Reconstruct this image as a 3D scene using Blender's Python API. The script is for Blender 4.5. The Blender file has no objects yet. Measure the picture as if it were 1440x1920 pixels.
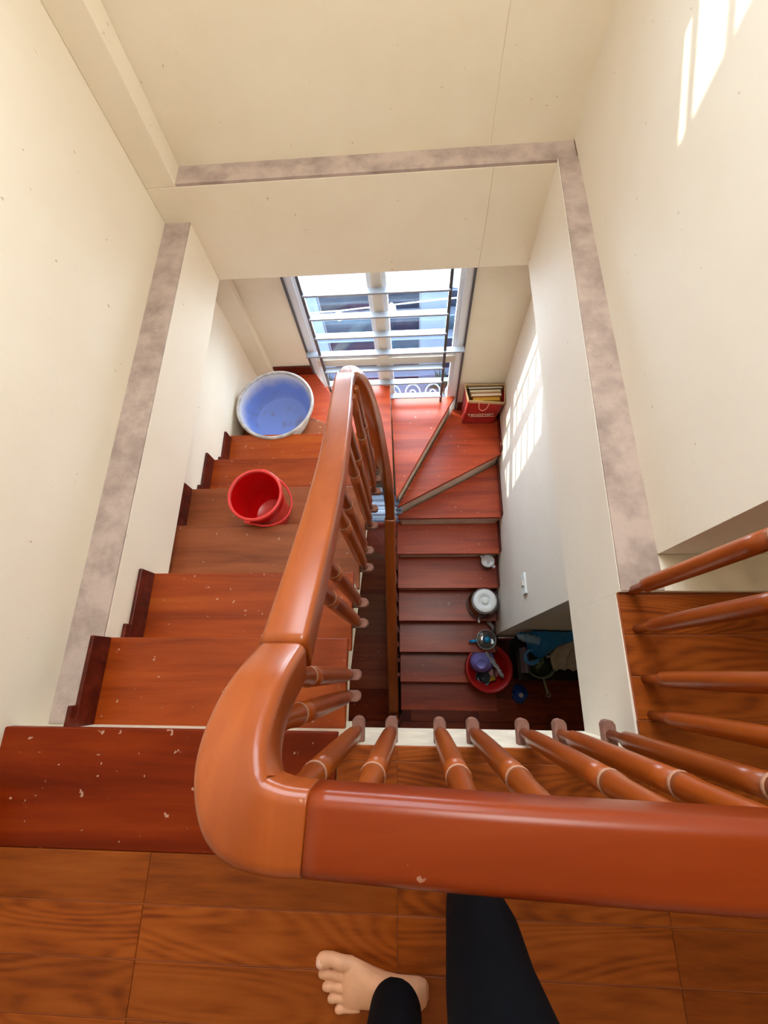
import bpy, math, random
from mathutils import Vector, Matrix
random.seed(7)
sc = bpy.context.scene
COL = sc.collection

# ------------------------------------------------------------------ camera
H = 1.28
FPX = 845.27
R = ((0.9977560840742812, 0.014132026834397932, 0.06544526346732682),
     (0.008537118814928552, 0.9426391546026455, -0.3337042729908471),
     (-0.06640718556824825, 0.33351418264829735, 0.9404033047992454))
cd = bpy.data.cameras.new('camera'); cam = bpy.data.objects.new('camera', cd); COL.objects.link(cam)
cd.sensor_fit = 'HORIZONTAL'; cd.sensor_width = 36.0; cd.lens = FPX / 1440 * 36.0
cd.clip_start = 0.02; cd.clip_end = 200
M4 = Matrix(R).to_4x4(); M4.translation = Vector((0, 0, H)); cam.matrix_world = M4
sc.camera = cam

# ------------------------------------------------------------------ sky, sun, lamps, exposure
def lin(c):
    c = c / 255.0
    return c / 12.92 if c <= 0.04045 else ((c + 0.055) / 1.055) ** 2.4
def rgb(r, g, b): return (lin(r), lin(g), lin(b), 1.0)
w = bpy.data.worlds.new('world'); sc.world = w; w.use_nodes = True
bg = w.node_tree.nodes['Background']; bg.inputs[0].default_value = (0.80, 0.88, 1.0, 1); bg.inputs[1].default_value = 2.4
sd = bpy.data.lights.new('sun', 'SUN'); sun = bpy.data.objects.new('sun', sd); COL.objects.link(sun)
sd.energy = 4.2; sd.angle = 0.012; sd.color = (1.0, 0.88, 0.66)
sun.rotation_euler = Vector((1.54, -1.0, -0.53)).to_track_quat('-Z', 'Y').to_euler()
def area(name, loc, direction, sx, sy, power, color=(1, 1, 1)):
    a = bpy.data.lights.new(name, 'AREA'); a.shape = 'RECTANGLE'; a.size = sx; a.size_y = sy; a.energy = power; a.color = color
    o = bpy.data.objects.new(name, a); COL.objects.link(o); o.location = loc
    o.rotation_euler = Vector(direction).to_track_quat('-Z', 'Y').to_euler()
    return o
area('daylight_upper_window', (-0.18, 2.5, 1.75), (0, -1, -0.35), 1.3, 1.7, 66, (0.96, 0.98, 1.0))
area('daylight_lower_window', (-0.18, 2.55, -1.0), (0, -1, -0.25), 1.1, 1.6, 60, (0.93, 0.96, 1.0))
area('daylight_bottom_window', (-0.18, 2.55, -4.2), (0, -1, -0.25), 1.1, 1.5, 3, (0.88, 0.94, 1.0))
area('ceiling_fill', (0.35, 0.95, 2.75), (-.45, -.15, -1), 0.9, 0.9, 24, (1.0, 0.99, 0.96))  # unseen fill added above the stairwell, not a real fitting
sc.view_settings.view_transform = 'Standard'; sc.view_settings.look = 'None'
sc.view_settings.exposure = 0.78; sc.view_settings.gamma = 1.0; sc.view_settings.use_curve_mapping = False
sc.cycles.max_bounces = 10; sc.cycles.diffuse_bounces = 6; sc.cycles.glossy_bounces = 4
sc.cycles.transparent_max_bounces = 16

# ------------------------------------------------------------------ materials
def newmat(name):
    m = bpy.data.materials.new(name); m.use_nodes = True
    nt = m.node_tree; b = nt.nodes['Principled BSDF']
    return m, nt, b
def N(nt, t, **kw):
    n = nt.nodes.new(t)
    for k, v in kw.items(): setattr(n, k, v)
    return n
def plain(name, col, rough=0.5, metal=0.0, noise=0.0, nscale=20, bump=0.0, spec=0.5, sheen=0.0):
    m, nt, b = newmat(name)
    b.inputs['Base Color'].default_value = col; b.inputs['Roughness'].default_value = rough
    b.inputs['Metallic'].default_value = metal; b.inputs['Specular IOR Level'].default_value = spec
    if noise or bump:
        tc = N(nt, 'ShaderNodeTexCoord'); nz = N(nt, 'ShaderNodeTexNoise')
        nz.inputs['Scale'].default_value = nscale; nz.inputs['Detail'].default_value = 5
        nt.links.new(tc.outputs['Object'], nz.inputs['Vector'])
        if noise:
            mx = N(nt, 'ShaderNodeMix', data_type='RGBA'); mx.blend_type = 'MULTIPLY'
            rp = N(nt, 'ShaderNodeMapRange'); rp.inputs['From Min'].default_value = 0.3; rp.inputs['From Max'].default_value = 0.7
            rp.inputs['To Min'].default_value = 1 - noise; rp.inputs['To Max'].default_value = 1 + noise * 0.3
            nt.links.new(nz.outputs['Fac'], rp.inputs['Value'])
            mx.inputs[0].default_value = 1.0; mx.inputs[6].default_value = col
            nt.links.new(rp.outputs[0], mx.inputs[7]); nt.links.new(mx.outputs[2], b.inputs['Base Color'])
        if bump:
            bp = N(nt, 'ShaderNodeBump'); bp.inputs['Strength'].default_value = bump; bp.inputs['Distance'].default_value = 0.003
            nt.links.new(nz.outputs['Fac'], bp.inputs['Height']); nt.links.new(bp.outputs[0], b.inputs['Normal'])
    return m
def ramp(nt, stops):
    r = N(nt, 'ShaderNodeValToRGB'); e = r.color_ramp.elements
    e[0].position, e[0].color = stops[0]; e[1].position, e[1].color = stops[-1]
    for p, c in stops[1:-1]:
        x = e.new(p); x.color = c
    return r
def plaster(name, col, stain, amount=0.25, scale=1.0, bump=0.25, dark=None):
    """painted plaster: base colour, soft blotches, roller streaks, tiny specks and faint relief"""
    m, nt, b = newmat(name)
    tc = N(nt, 'ShaderNodeTexCoord'); L = nt.links.new
    n1 = N(nt, 'ShaderNodeTexNoise'); n1.inputs['Scale'].default_value = 1.6 * scale; n1.inputs['Detail'].default_value = 6; n1.inputs['Roughness'].default_value = 0.62
    L(tc.outputs['Object'], n1.inputs['Vector'])
    r1 = ramp(nt, [(0.40, (0, 0, 0, 1)), (0.72, (1, 1, 1, 1))]); L(n1.outputs['Fac'], r1.inputs[0])
    mul = N(nt, 'ShaderNodeMath', operation='MULTIPLY'); mul.inputs[1].default_value = amount; L(r1.outputs[0], mul.inputs[0])
    mx = N(nt, 'ShaderNodeMix', data_type='RGBA'); mx.inputs[6].default_value = col; mx.inputs[7].default_value = stain
    L(mul.outputs[0], mx.inputs[0])
    # specks
    n2 = N(nt, 'ShaderNodeTexNoise'); n2.inputs['Scale'].default_value = 38; n2.inputs['Detail'].default_value = 2
    L(tc.outputs['Object'], n2.inputs['Vector'])
    r2 = ramp(nt, [(0.75, (0, 0, 0, 1)), (0.78, (1, 1, 1, 1))]); L(n2.outputs['Fac'], r2.inputs[0])
    m2 = N(nt, 'ShaderNodeMath', operation='MULTIPLY'); m2.inputs[1].default_value = 0.5; L(r2.outputs[0], m2.inputs[0])
    mx2 = N(nt, 'ShaderNodeMix', data_type='RGBA'); mx2.inputs[7].default_value = dark or rgb(150, 120, 95)
    L(m2.outputs[0], mx2.inputs[0]); L(mx.outputs[2], mx2.inputs[6]); L(mx2.outputs[2], b.inputs['Base Color'])
    n3 = N(nt, 'ShaderNodeTexNoise'); n3.inputs['Scale'].default_value = 26; n3.inputs['Detail'].default_value = 8
    L(tc.outputs['Object'], n3.inputs['Vector'])
    bp = N(nt, 'ShaderNodeBump'); bp.inputs['Strength'].default_value = bump; bp.inputs['Distance'].default_value = 0.004
    L(n3.outputs['Fac'], bp.inputs['Height']); L(bp.outputs[0], b.inputs['Normal'])
    b.inputs['Roughness'].default_value = 0.62; b.inputs['Specular IOR Level'].default_value = 0.35
    return m
def wood(name, c1, c2, c3, vec=(1.2, 14, 14), rough=0.28, specks=0.5, spot=(200, 165, 140), rand=False, ring=0.0, coat=0.08, coord='Object', bump=0.08, spec=0.3, chips=.725):
    """varnished timber: stretched noise grain, optional ring figure, pale chips, per-board variation"""
    m, nt, b = newmat(name); L = nt.links.new
    tc = N(nt, 'ShaderNodeTexCoord'); mp = N(nt, 'ShaderNodeMapping'); mp.inputs['Scale'].default_value = vec
    L(tc.outputs[coord], mp.inputs['Vector'])
    src = mp.outputs[0]
    oi = N(nt, 'ShaderNodeObjectInfo')
    if rand:
        mu = N(nt, 'ShaderNodeMath', operation='MULTIPLY'); mu.inputs[1].default_value = 37.0; L(oi.outputs['Random'], mu.inputs[0])
        cb = N(nt, 'ShaderNodeCombineXYZ')
        for k in range(3): L(mu.outputs[0], cb.inputs[k])
        ad = N(nt, 'ShaderNodeVectorMath', operation='ADD'); L(src, ad.inputs[0]); L(cb.outputs[0], ad.inputs[1]); src = ad.outputs[0]
    n1 = N(nt, 'ShaderNodeTexNoise'); n1.inputs['Scale'].default_value = 1.3; n1.inputs['Detail'].default_value = 7
    n1.inputs['Roughness'].default_value = 0.6; n1.inputs['Distortion'].default_value = 0.5
    L(src, n1.inputs['Vector'])
    r = ramp(nt, [(0.30, c1), (0.5, c2), (0.72, c3)])
    fac = n1.outputs['Fac']
    if ring:
        n4 = N(nt, 'ShaderNodeTexNoise'); n4.inputs['Scale'].default_value = 0.5; n4.inputs['Detail'].default_value = 1.5; n4.inputs['Distortion'].default_value = 0.3; L(src, n4.inputs['Vector'])
        m4 = N(nt, 'ShaderNodeMath', operation='MULTIPLY'); m4.inputs[1].default_value = 270; L(n4.outputs['Fac'], m4.inputs[0])
        s4 = N(nt, 'ShaderNodeMath', operation='SINE'); L(m4.outputs[0], s4.inputs[0])
        gt = N(nt, 'ShaderNodeMapRange'); gt.inputs['From Min'].default_value = .25; gt.inputs['From Max'].default_value = .5; gt.inputs['To Min'].default_value = .15; L(oi.outputs['Random'], gt.inputs['Value'])
        g4 = N(nt, 'ShaderNodeMath', operation='MULTIPLY'); L(s4.outputs[0], g4.inputs[0]); L(gt.outputs[0], g4.inputs[1])
        n5 = N(nt, 'ShaderNodeTexNoise'); n5.inputs['Scale'].default_value = 6; n5.inputs['Detail'].default_value = 5; L(src, n5.inputs['Vector'])
        av = N(nt, 'ShaderNodeMath', operation='MULTIPLY_ADD'); av.inputs[1].default_value = .55; av.inputs[2].default_value = .22; L(n1.outputs['Fac'], av.inputs[0])
        aw = N(nt, 'ShaderNodeMath', operation='MULTIPLY_ADD'); aw.inputs[1].default_value = .5; aw.inputs[2].default_value = -.25; L(n5.outputs['Fac'], aw.inputs[0])
        ax = N(nt, 'ShaderNodeMath', operation='ADD'); L(av.outputs[0], ax.inputs[0]); L(aw.outputs[0], ax.inputs[1])
        s5 = N(nt, 'ShaderNodeMath', operation='MULTIPLY_ADD'); s5.inputs[1].default_value = ring; L(g4.outputs[0], s5.inputs[0]); L(ax.outputs[0], s5.inputs[2])
        fac = s5.outputs[0]
    L(fac, r.inputs[0])
    out = r.outputs[0]
    if rand:
        hv = N(nt, 'ShaderNodeMapRange'); hv.inputs['To Min'].default_value = 0.86; hv.inputs['To Max'].default_value = 1.12
        L(oi.outputs['Random'], hv.inputs['Value'])
        mm = N(nt, 'ShaderNodeMix', data_type='RGBA'); mm.blend_type = 'MULTIPLY'; mm.inputs[0].default_value = 1
        L(out, mm.inputs[6]); L(hv.outputs[0], mm.inputs[7]); out = mm.outputs[2]
    if specks:
        n2 = N(nt, 'ShaderNodeTexNoise'); n2.inputs['Scale'].default_value = 42; n2.inputs['Detail'].default_value = 3
        L(tc.outputs['Object'], n2.inputs['Vector'])
        r2 = ramp(nt, [(chips, (0, 0, 0, 1)), (chips + .02, (1, 1, 1, 1))]); L(n2.outputs['Fac'], r2.inputs[0])
        m2 = N(nt, 'ShaderNodeMath', operation='MULTIPLY'); m2.inputs[1].default_value = specks; L(r2.outputs[0], m2.inputs[0])
        mx = N(nt, 'ShaderNodeMix', data_type='RGBA'); mx.inputs[7].default_value = rgb(*spot); L(m2.outputs[0], mx.inputs[0]); L(out, mx.inputs[6]); out = mx.outputs[2]
    L(out, b.inputs['Base Color'])
    b.inputs['Roughness'].default_value = rough
    bp = N(nt, 'ShaderNodeBump'); bp.inputs['Strength'].default_value = bump; bp.inputs['Distance'].default_value = 0.002
    L(fac, bp.inputs['Height']); L(bp.outputs[0], b.inputs['Normal'])
    b.inputs['Coat Weight'].default_value = coat; b.inputs['Specular IOR Level'].default_value = spec; b.inputs['Coat Roughness'].default_value = 0.22
    return m
def glassy(name, tint=(0.9, 0.95, 1, 1), gloss=0.12, rough=0.02):
    m = bpy.data.materials.new(name); m.use_nodes = True; nt = m.node_tree; nt.nodes.clear(); L = nt.links.new
    o = N(nt, 'ShaderNodeOutputMaterial'); t = N(nt, 'ShaderNodeBsdfTransparent'); t.inputs[0].default_value = tint
    g = N(nt, 'ShaderNodeBsdfGlossy'); g.inputs['Roughness'].default_value = rough
    f = N(nt, 'ShaderNodeLayerWeight'); f.inputs[0].default_value = 0.5
    p4 = N(nt, 'ShaderNodeMath', operation='POWER'); p4.inputs[1].default_value = 4.0; L(f.outputs['Facing'], p4.inputs[0])
    a = N(nt, 'ShaderNodeMath', operation='MULTIPLY_ADD'); a.inputs[1].default_value = 0.6; a.inputs[2].default_value = gloss * .5; L(p4.outputs[0], a.inputs[0])
    x = N(nt, 'ShaderNodeMixShader'); L(a.outputs[0], x.inputs[0]); L(t.outputs[0], x.inputs[1]); L(g.outputs[0], x.inputs[2]); L(x.outputs[0], o.inputs[0])
    return m
def film(name, col, alpha=0.6, rough=0.25):
    m, nt, b = newmat(name); b.inputs['Base Color'].default_value = col; b.inputs['Roughness'].default_value = rough
    b.inputs['Alpha'].default_value = alpha
    return m

CREAM = plaster('cream_wall_paint', rgb(241, 232, 213), rgb(232, 218, 193), 0.5)
CREAM2 = plaster('cream_beam_paint', rgb(238, 228, 207), rgb(228, 214, 187), 0.6, 1.4)
WHITEW = plaster('pale_wall_paint', rgb(236, 230, 218), rgb(226, 214, 196), 0.45)
DUST = plaster('dusty_ledge', rgb(186, 168, 158), rgb(142, 124, 117), 0.9, 6.0, 0.9, rgb(110, 92, 82))
TREAD = wood('red_brown_tread', rgb(116, 40, 2), rgb(150, 60, 10), rgb(170, 80, 20), (1.0, 11, 11), 0.36, 0.65, chips=.70)
TREAD0 = wood('deep_red_top_tread', rgb(92, 24, 1), rgb(118, 36, 3), rgb(136, 50, 8), (1.0, 11, 11), 0.40, 0.65, chips=.69, spec=.12, coat=.03)
TREADR = wood('mahogany_tread', rgb(136, 44, 18), rgb(168, 62, 28), rgb(190, 82, 42), (1.0, 11, 11), 0.36, 0.6, chips=.70, coat=.10, spec=.40)
TREADD = wood('old_brown_tread', rgb(112, 54, 26), rgb(140, 74, 40), rgb(158, 90, 52), (1.0, 11, 11), 0.38, 0.5, chips=.70)
SKIRT = wood('dark_red_skirting', rgb(58, 14, 8), rgb(82, 24, 13), rgb(104, 38, 22), (2, 12, 12), 0.25, 0.45)
RC = (rgb(134, 58, 12), rgb(148, 68, 18), rgb(162, 80, 26))
RAILX = wood('handrail_grain_across', rgb(112, 38, 4), rgb(124, 44, 6), rgb(136, 54, 11), (1.2, 12, 12), 0.3, 0.3, spec=.25, coat=0.15, bump=0.02, spot=(225, 185, 160))
RAILY = wood('handrail_grain_along', *RC, (12, 1.2, 4), 0.3, 0.3, coat=0.35, bump=0.02, spot=(225, 185, 160))
BALU = wood('turned_baluster', rgb(116, 46, 4), rgb(144, 64, 10), rgb(166, 82, 18), (12, 12, 1.6), 0.36, 0.25, rand=True, coat=0.4)
RINGM = plain('pale_ring_groove', rgb(172, 122, 96), 0.6)
DUSTY = plain('dusty_wood_block', rgb(142, 98, 84), 0.75, noise=0.35, nscale=60, bump=0.3)
TILE = wood('wood_look_tile', rgb(108, 46, 8), rgb(142, 68, 16), rgb(158, 82, 26), (1.3, 9, 9), 0.38, 0.06, rand=True, ring=0.075, coat=0.04, spec=.2)
GROUT = plain('tile_joint', rgb(168, 92, 48), 0.7)
RISER = plain('cream_riser', rgb(238, 228, 208), 0.6, noise=0.2, nscale=14)
ALU = plain('white_aluminium', rgb(226, 228, 232), 0.35, 0.0)
ALU2 = plain('beige_aluminium', rgb(222, 212, 196), 0.4)
BARM = plain('grey_steel_bar', rgb(150, 155, 165), 0.35, 0.3)
BARD = plain('dark_steel_bar', rgb(92, 90, 92), 0.4, 0.3)
GLASS = glassy('window_glass', (0.90, 0.96, 1.0, 1), 0.10)

# ------------------------------------------------------------------ mesh helpers
class MB:
    def __init__(s): s.v = []; s.f = []; s.m = []; s.sm = []
    def add(s, vs, fs, mi=0, smooth=False):
        o = len(s.v); s.v += [tuple(v) for v in vs]
        for f in fs: s.f.append([i + o for i in f]); s.m.append(mi); s.sm.append(smooth)
        return s
    def box(s, x0, y0, z0, x1, y1, z1, mi=0):
        vs = [(x, y, z) for z in (z0, z1) for y in (y0, y1) for x in (x0, x1)]
        return s.add(vs, [(0, 2, 3, 1), (4, 5, 7, 6), (0, 1, 5, 4), (2, 6, 7, 3), (0, 4, 6, 2), (1, 3, 7, 5)], mi)
    def obox(s, c, ax, ay, az, hx, hy, hz, mi=0):
        c = Vector(c); ax = Vector(ax).normalized(); ay = Vector(ay).normalized(); az = Vector(az).normalized()
        vs = [c + ax * (hx * i) + ay * (hy * j) + az * (hz * k) for k in (-1, 1) for j in (-1, 1) for i in (-1, 1)]
        return s.add(vs, [(0, 2, 3, 1), (4, 5, 7, 6), (0, 1, 5, 4), (2, 6, 7, 3), (0, 4, 6, 2), (1, 3, 7, 5)], mi)
    def prism(s, poly, axis, a, b, mi=0):
        """poly: 2D points; axis 0: (y,z) extruded in x, 1: (x,z) in y, 2: (x,y) in z"""
        def P(p, t): return (t, p[0], p[1]) if axis == 0 else (p[0], t, p[1]) if axis == 1 else (p[0], p[1], t)
        n = len(poly); vs = [P(p, a) for p in poly] + [P(p, b) for p in poly]
        fs = [tuple(range(n))[::-1], tuple(range(n, 2 * n))] + [(i, (i + 1) % n, n + (i + 1) % n, n + i) for i in range(n)]
        return s.add(vs, fs, mi)
    def lathe(s, prof, c=(0, 0, 0), seg=24, mi=0, sx=1, sy=1, smooth=True, rot=None):
        c = Vector(c); vs = []; k = len(prof)
        for r, z in prof:
            for i in range(seg):
                a = 2 * math.pi * i / seg; p = Vector((r * sx * math.cos(a), r * sy * math.sin(a), z))
                if rot: p = rot @ p
                vs.append(p + c)
        fs = [(j * seg + i, j * seg + (i + 1) % seg, (j + 1) * seg + (i + 1) % seg, (j + 1) * seg + i) for j in range(k - 1) for i in range(seg)]
        fs.append(tuple(range(seg))[::-1]); fs.append(tuple((k - 1) * seg + i for i in range(seg)))
        return s.add(vs, fs, mi, smooth)
    def rings(s, rs, mi=0, smooth=True, caps=True, closed=False):
        n = len(rs[0]); k = len(rs); vs = [v for r in rs for v in r]
        fs = [(j * n + i, j * n + (i + 1) % n, ((j + 1) % k) * n + (i + 1) % n, ((j + 1) % k) * n + i) for j in range(k if closed else k - 1) for i in range(n)]
        if caps and not closed: fs.append(tuple(range(n))[::-1]); fs.append(tuple((k - 1) * n + i for i in range(n)))
        return s.add(vs, fs, mi, smooth)
    def tube(s, pts, r, seg=10, mi=0, caps=True, closed=False):
        pts = [Vector(p) for p in pts]; n = len(pts); rs = r if isinstance(r, (list, tuple)) else [r] * n
        out = []; prev = None
        for i, p in enumerate(pts):
            if closed: t = (pts[(i + 1) % n] - pts[i - 1]).normalized()
            else: t = (pts[min(i + 1, n - 1)] - pts[max(i - 1, 0)]).normalized()
            if prev is None: u = t.orthogonal().normalized()
            else:
                u = prev - t * prev.dot(t)
                u = u.normalized() if u.length > 1e-6 else t.orthogonal().normalized()
            prev = u; v = t.cross(u)
            out.append([p + (u * math.cos(2 * math.pi * k / seg) + v * math.sin(2 * math.pi * k / seg)) * rs[i] for k in range(seg)])
        return s.rings(out, mi, True, caps, closed)
    def mesh(s, name, off=(0, 0, 0)):
        me = bpy.data.meshes.new(name); o = Vector(off)
        me.from_pydata([tuple(Vector(v) - o) for v in s.v], [], s.f)
        for p, mi, sm in zip(me.polygons, s.m, s.sm): p.material_index = mi; p.use_smooth = sm
        me.update(); return me

def wloc(o):
    l = Vector((0, 0, 0))
    while o: l += o.location; o = o.parent
    return l
def part(name, mb, mat, parent=None, bevel=0, seg=2, label=None, kind=None, origin=None):
    """one mesh object; vertices given in world coordinates"""
    base = wloc(parent) if parent else Vector((0, 0, 0))
    org = Vector(origin) if origin else base
    me = mb.mesh(name, org)
    o = bpy.data.objects.new(name, me); COL.objects.link(o)
    for m in (mat if isinstance(mat, (list, tuple)) else [mat]): me.materials.append(m)
    o.parent = parent; o.location = org - base
    if bevel:
        b = o.modifiers.new('bevel', 'BEVEL'); b.width = bevel; b.segments = seg; b.limit_method = 'ANGLE'; b.angle_limit = 0.6
        for p in me.polygons: p.use_smooth = True
        wn = o.modifiers.new('wn', 'WEIGHTED_NORMAL')
    if label: o['label'] = label
    if kind: o['kind'] = kind
    return o
def empty(name, loc): 
    o = bpy.data.objects.new(name, None); COL.objects.link(o); o.location = loc; o.empty_display_size = 0.05
    return o
def tag(o, label, cat, group=None):
    o['label'] = label; o['category'] = cat
    if group: o['group'] = group
    return o
def struct(name, mb, mat, bevel=0, label=None, origin=(0, 0, 0)):
    o = part(name, mb, mat, None, bevel, origin=origin); o['kind'] = 'structure'
    if label: o['label'] = label
    return o
def kid(src, name, parent, loc):
    """another child sharing src's mesh (and its modifiers)"""
    c = src.copy(); c.name = name; COL.objects.link(c); c.parent = parent; c.location = loc
    return c

# ------------------------------------------------------------------ dimensions (metres; floor of the landing = 0)
RS = 0.178; RUN = 0.248; ST = 18 * RS          # riser, going, storey height
YB, YW = 1.93, 2.04                            # face of the cross beam, face of the back wall
XL, XR = -1.12, 0.67
WX0, WX1 = -0.70, 0.345                        # window opening
ys = lambda i: -0.15 + RUN * i                 # nosing of step i, left flight
yr = lambda n: 1.155 - RUN * (n - 12)          # nosing of step n, right flight
YE = 0.312                                     # where the right wall ends

# ------------------------------------------------------------------ walls, beams, ledges
def wall_left():
    mb = MB()
    mb.prism([(-3.2, -.42), (YW + .1, -.42), (YW + .1, 2.9), (-3.2, 2.9)], 0, XL - .15, XL)
    mb.prism([(-3.2, -ST - 2.2), (YW + .1, -ST - 2.2), (YW + .1, -.42), (-3.2, -.42)], 0, XL - .15, XL + .02)
    return struct('wall_left', mb, CREAM)
wall_left()
mb = MB()                                       # back wall: three window openings
def wall_with_holes(mb, x0, x1, z0, z1, holes, y0, y1):
    mb.box(x0, y0, z0, WX0, y1, z1); mb.box(WX1, y0, z0, x1, y1, z1)
    zz = z0
    for a, b in holes:
        mb.box(WX0, y0, zz, WX1, y1, a); zz = b
    mb.box(WX0, y0, zz, WX1, y1, z1)
WIN = [(-ST - 2.02, -ST - .36), (-2.02, -.36), (0.84, 2.45)]
wall_with_holes(mb, XL - .1, 1.0, -ST - 2.2, 2.9, WIN, YW, YW + .09)
struct('wall_back', mb, CREAM2)
mb = MB()
mb.box(XR, YE, 0.02, XR + .12, YW + .1, 2.9)
mb.prism([(YE, 0.02), (YE, -ST - .3), (YW + .1, -ST - .3), (YW + .1, 0.02)], 0, XR + .025, XR + .12)
mb.box(XR + .025, .9, -ST - 2.2, XR + .12, YW + .1, -ST - .3)
struct('wall_right', mb, WHITEW)
mb = MB()                                       # the return of the right wall, facing the landing
mb.box(XR + .12, YE, 0.02, 2.6, YE + .1, 2.9)
mb.box(XR + .12, YE, -ST + .0, 2.6, YE + .1, 0.02)
struct('wall_front', mb, CREAM2, label='shaded return of the right wall beside the landing')
mb = MB(); mb.box(2.5, -3.2, -ST, 2.6, YE + .1, 2.9)
struct('wall_far_right', mb, CREAM)
mb = MB(); mb.box(XL - .15, -3.3, -ST - .3, 2.6, -3.2, -.39)
struct('wall_rear_lower', mb, CREAM)
mb = MB(); mb.box(XL - .15, -3.3, -.39, 2.6, -3.2, 3.0)
struct('wall_rear', mb, CREAM)
mb = MB(); mb.box(XL - .15, -3.3, -ST - 2.3, 2.6, YW + .1, -ST - 2.2); mb.box(XL - .15, -3.2, -ST - 2.2, 2.6, -1.0, -ST - .3)
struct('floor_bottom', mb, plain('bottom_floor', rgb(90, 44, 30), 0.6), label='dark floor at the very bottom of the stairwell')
mb = MB(); mb.box(.75, -1.0, -ST - 2.2, .9, .9, -ST - .3)
struct('wall_bottom_right', mb, CREAM)
mb = MB(); mb.box(XL - .15, -3.2, 2.9, 2.6, YW + .1, 3.0)
struct('ceiling', mb, CREAM)
mb = MB(); mb.box(XL, -3.2, 0, XL + .014, -.30, .09); struct('baseboard_left', mb, SKIRT, .003)
# cross beam under the back wall, with its dusty top
zb = -.485
mb = MB(); mb.box(XL, YB, zb, XR + .03, YW, 0.0); struct('trim_1', mb, CREAM2, 0.004, 'cream cross beam under the back wall')
mb = MB(); mb.box(-.985, YB + .001, 0.0, XR, YW, 0.012); struct('trim_2', mb, DUST, 0, 'dusty ledge on top of the cross beam')
mb = MB(); mb.prism([(.344, zb), (.3455, zb), (.3475, -.2), (.3445, 0), (.343, 0), (.346, -.2)], 1, YB - .0006, YB); part('plaster_crack', mb, plain('crack_line', rgb(186, 168, 140), .8), bpy.data.objects['trim_1'])
mb = MB(); mb.prism([(.336, .02), (.3372, .02), (.3345, .3), (.338, .6), (.3355, .84), (.3343, .84), (.3368, .6), (.3333, .3)], 1, YW - .0006, YW); part('plaster_crack', mb, plain('crack_line_upper', rgb(200, 184, 156), .8), bpy.data.objects['wall_back'])
# corner column, upper and lower
mb = MB(); mb.box(XL, YB, 0.0, -.985, YW, 2.9); struct('trim_3', mb, CREAM2, 0.004, 'corner column above the cross beam')
mb = MB(); mb.box(XL, YB + .05, -ST - 2, -.985, YW, zb); struct('trim_4', mb, CREAM2, 0.004, 'corner column below the cross beam')
# left side beam and its ledge
mb = MB(); mb.prism([(-.16, -.165), (-.16, -.47), (YB, -.485), (YB, -.165)], 0, XL, -1.0); struct('trim_5', mb, CREAM, 0.003, 'cream side beam along the left wall')
mb = MB(); mb.box(XL, -.155, -.165, -1.001, YB, -.158); struct('trim_6', mb, DUST, 0, 'dusty ledge on top of the left side beam')
# right side beam: its face leans out a little towards the back
mb = MB()
f = [(.548, -.178), (.555, .21), (.588, YB), (XR + .03, YB), (XR + .03, -.178)]
def slabpoly(mb, poly, z0f, z1):
    n = len(poly); vs = [(x, y, z0f(y)) for x, y in poly] + [(x, y, z1) for x, y in poly]
    fs = [tuple(range(n))[::-1], tuple(range(n, 2 * n))] + [(i, (i + 1) % n, n + (i + 1) % n, n + i) for i in range(n)]
    mb.add(vs, fs)
slabpoly(mb, [(.548, -.178), (.555, .21), (XR + .03, .21), (XR + .03, -.178)], lambda y: -.395 - .04 * y, -.012)
slabpoly(mb, [(.5555, .2105), (.592, YB), (XR + .03, YB), (XR + .03, .2105)], lambda y: -.395 - .045 * y, 0.016)
struct('trim_7', mb, WHITEW, 0, 'pale side beam on the right of the stairwell')
mb = MB(); slabpoly(mb, [(.557, .213), (.594, YB), (XR, YB), (XR, .213)], lambda y: 0.016, 0.022)
struct('trim_8', mb, DUST, 0, 'dusty ledge on top of the right side beam')
mb = MB(); mb.box(XR, .21, -.01, 2.6, YE, 0.02); struct('trim_9', mb, RISER, 0.003, 'low pale curb at the foot of the return wall')

# ------------------------------------------------------------------ landing: slab, tiles
mb = MB(); mb.box(-.235, -3.2, -.39, .548, -.178, -.012); mb.box(.548, -3.2, -.39, 2.6, -.178, -.012); mb.box(XR + .03, -.178, -.39, 2.6, YE, -.012)
mb.box(XL, -3.2, -.39, -.235, -.424, -.012); mb.box(XL, -.424, -.39, -.235, -.16, -.035)
mb.box(-.235, -.178, -.39, -.205, -.16, -.035)
floor = struct('floor', mb, RISER)
TW, TH = 0.604, 0.104
def tile_mesh(w_, h_):
    mb = MB(); g = .0007; k = .0017; c = .0010
    a = [(g, k), (w_ - g, k), (w_ - g, h_ - k), (g, h_ - k)]
    b = [(g + c, k + c), (w_ - g - c, k + c), (w_ - g - c, h_ - k - c), (g + c, h_ - k - c)]
    vs = [(x, y, -.012) for x, y in a] + [(x, y, -.0012) for x, y in a] + [(x, y, 0) for x, y in b]
    fs = [(i, (i + 1) % 4, 4 + (i + 1) % 4, 4 + i) for i in range(4)] + [(4 + i, 4 + (i + 1) % 4, 8 + (i + 1) % 4, 8 + i) for i in range(4)] + [(8, 9, 10, 11)]
    mb.add(vs, fs); me = mb.mesh('floor_tile'); me.materials.append(TILE); return me
full = tile_mesh(TW, TH)
def put_tile(x, y, w_=None, h_=None):
    me = full if (w_ is None and h_ is None) else tile_mesh(w_ or TW, h_ or TH)
    o = bpy.data.objects.new('floor_tile', me); COL.objects.link(o); o.parent = floor; o.location = (x, y, 0)
X0 = -0.05; Y0 = -.422
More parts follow.
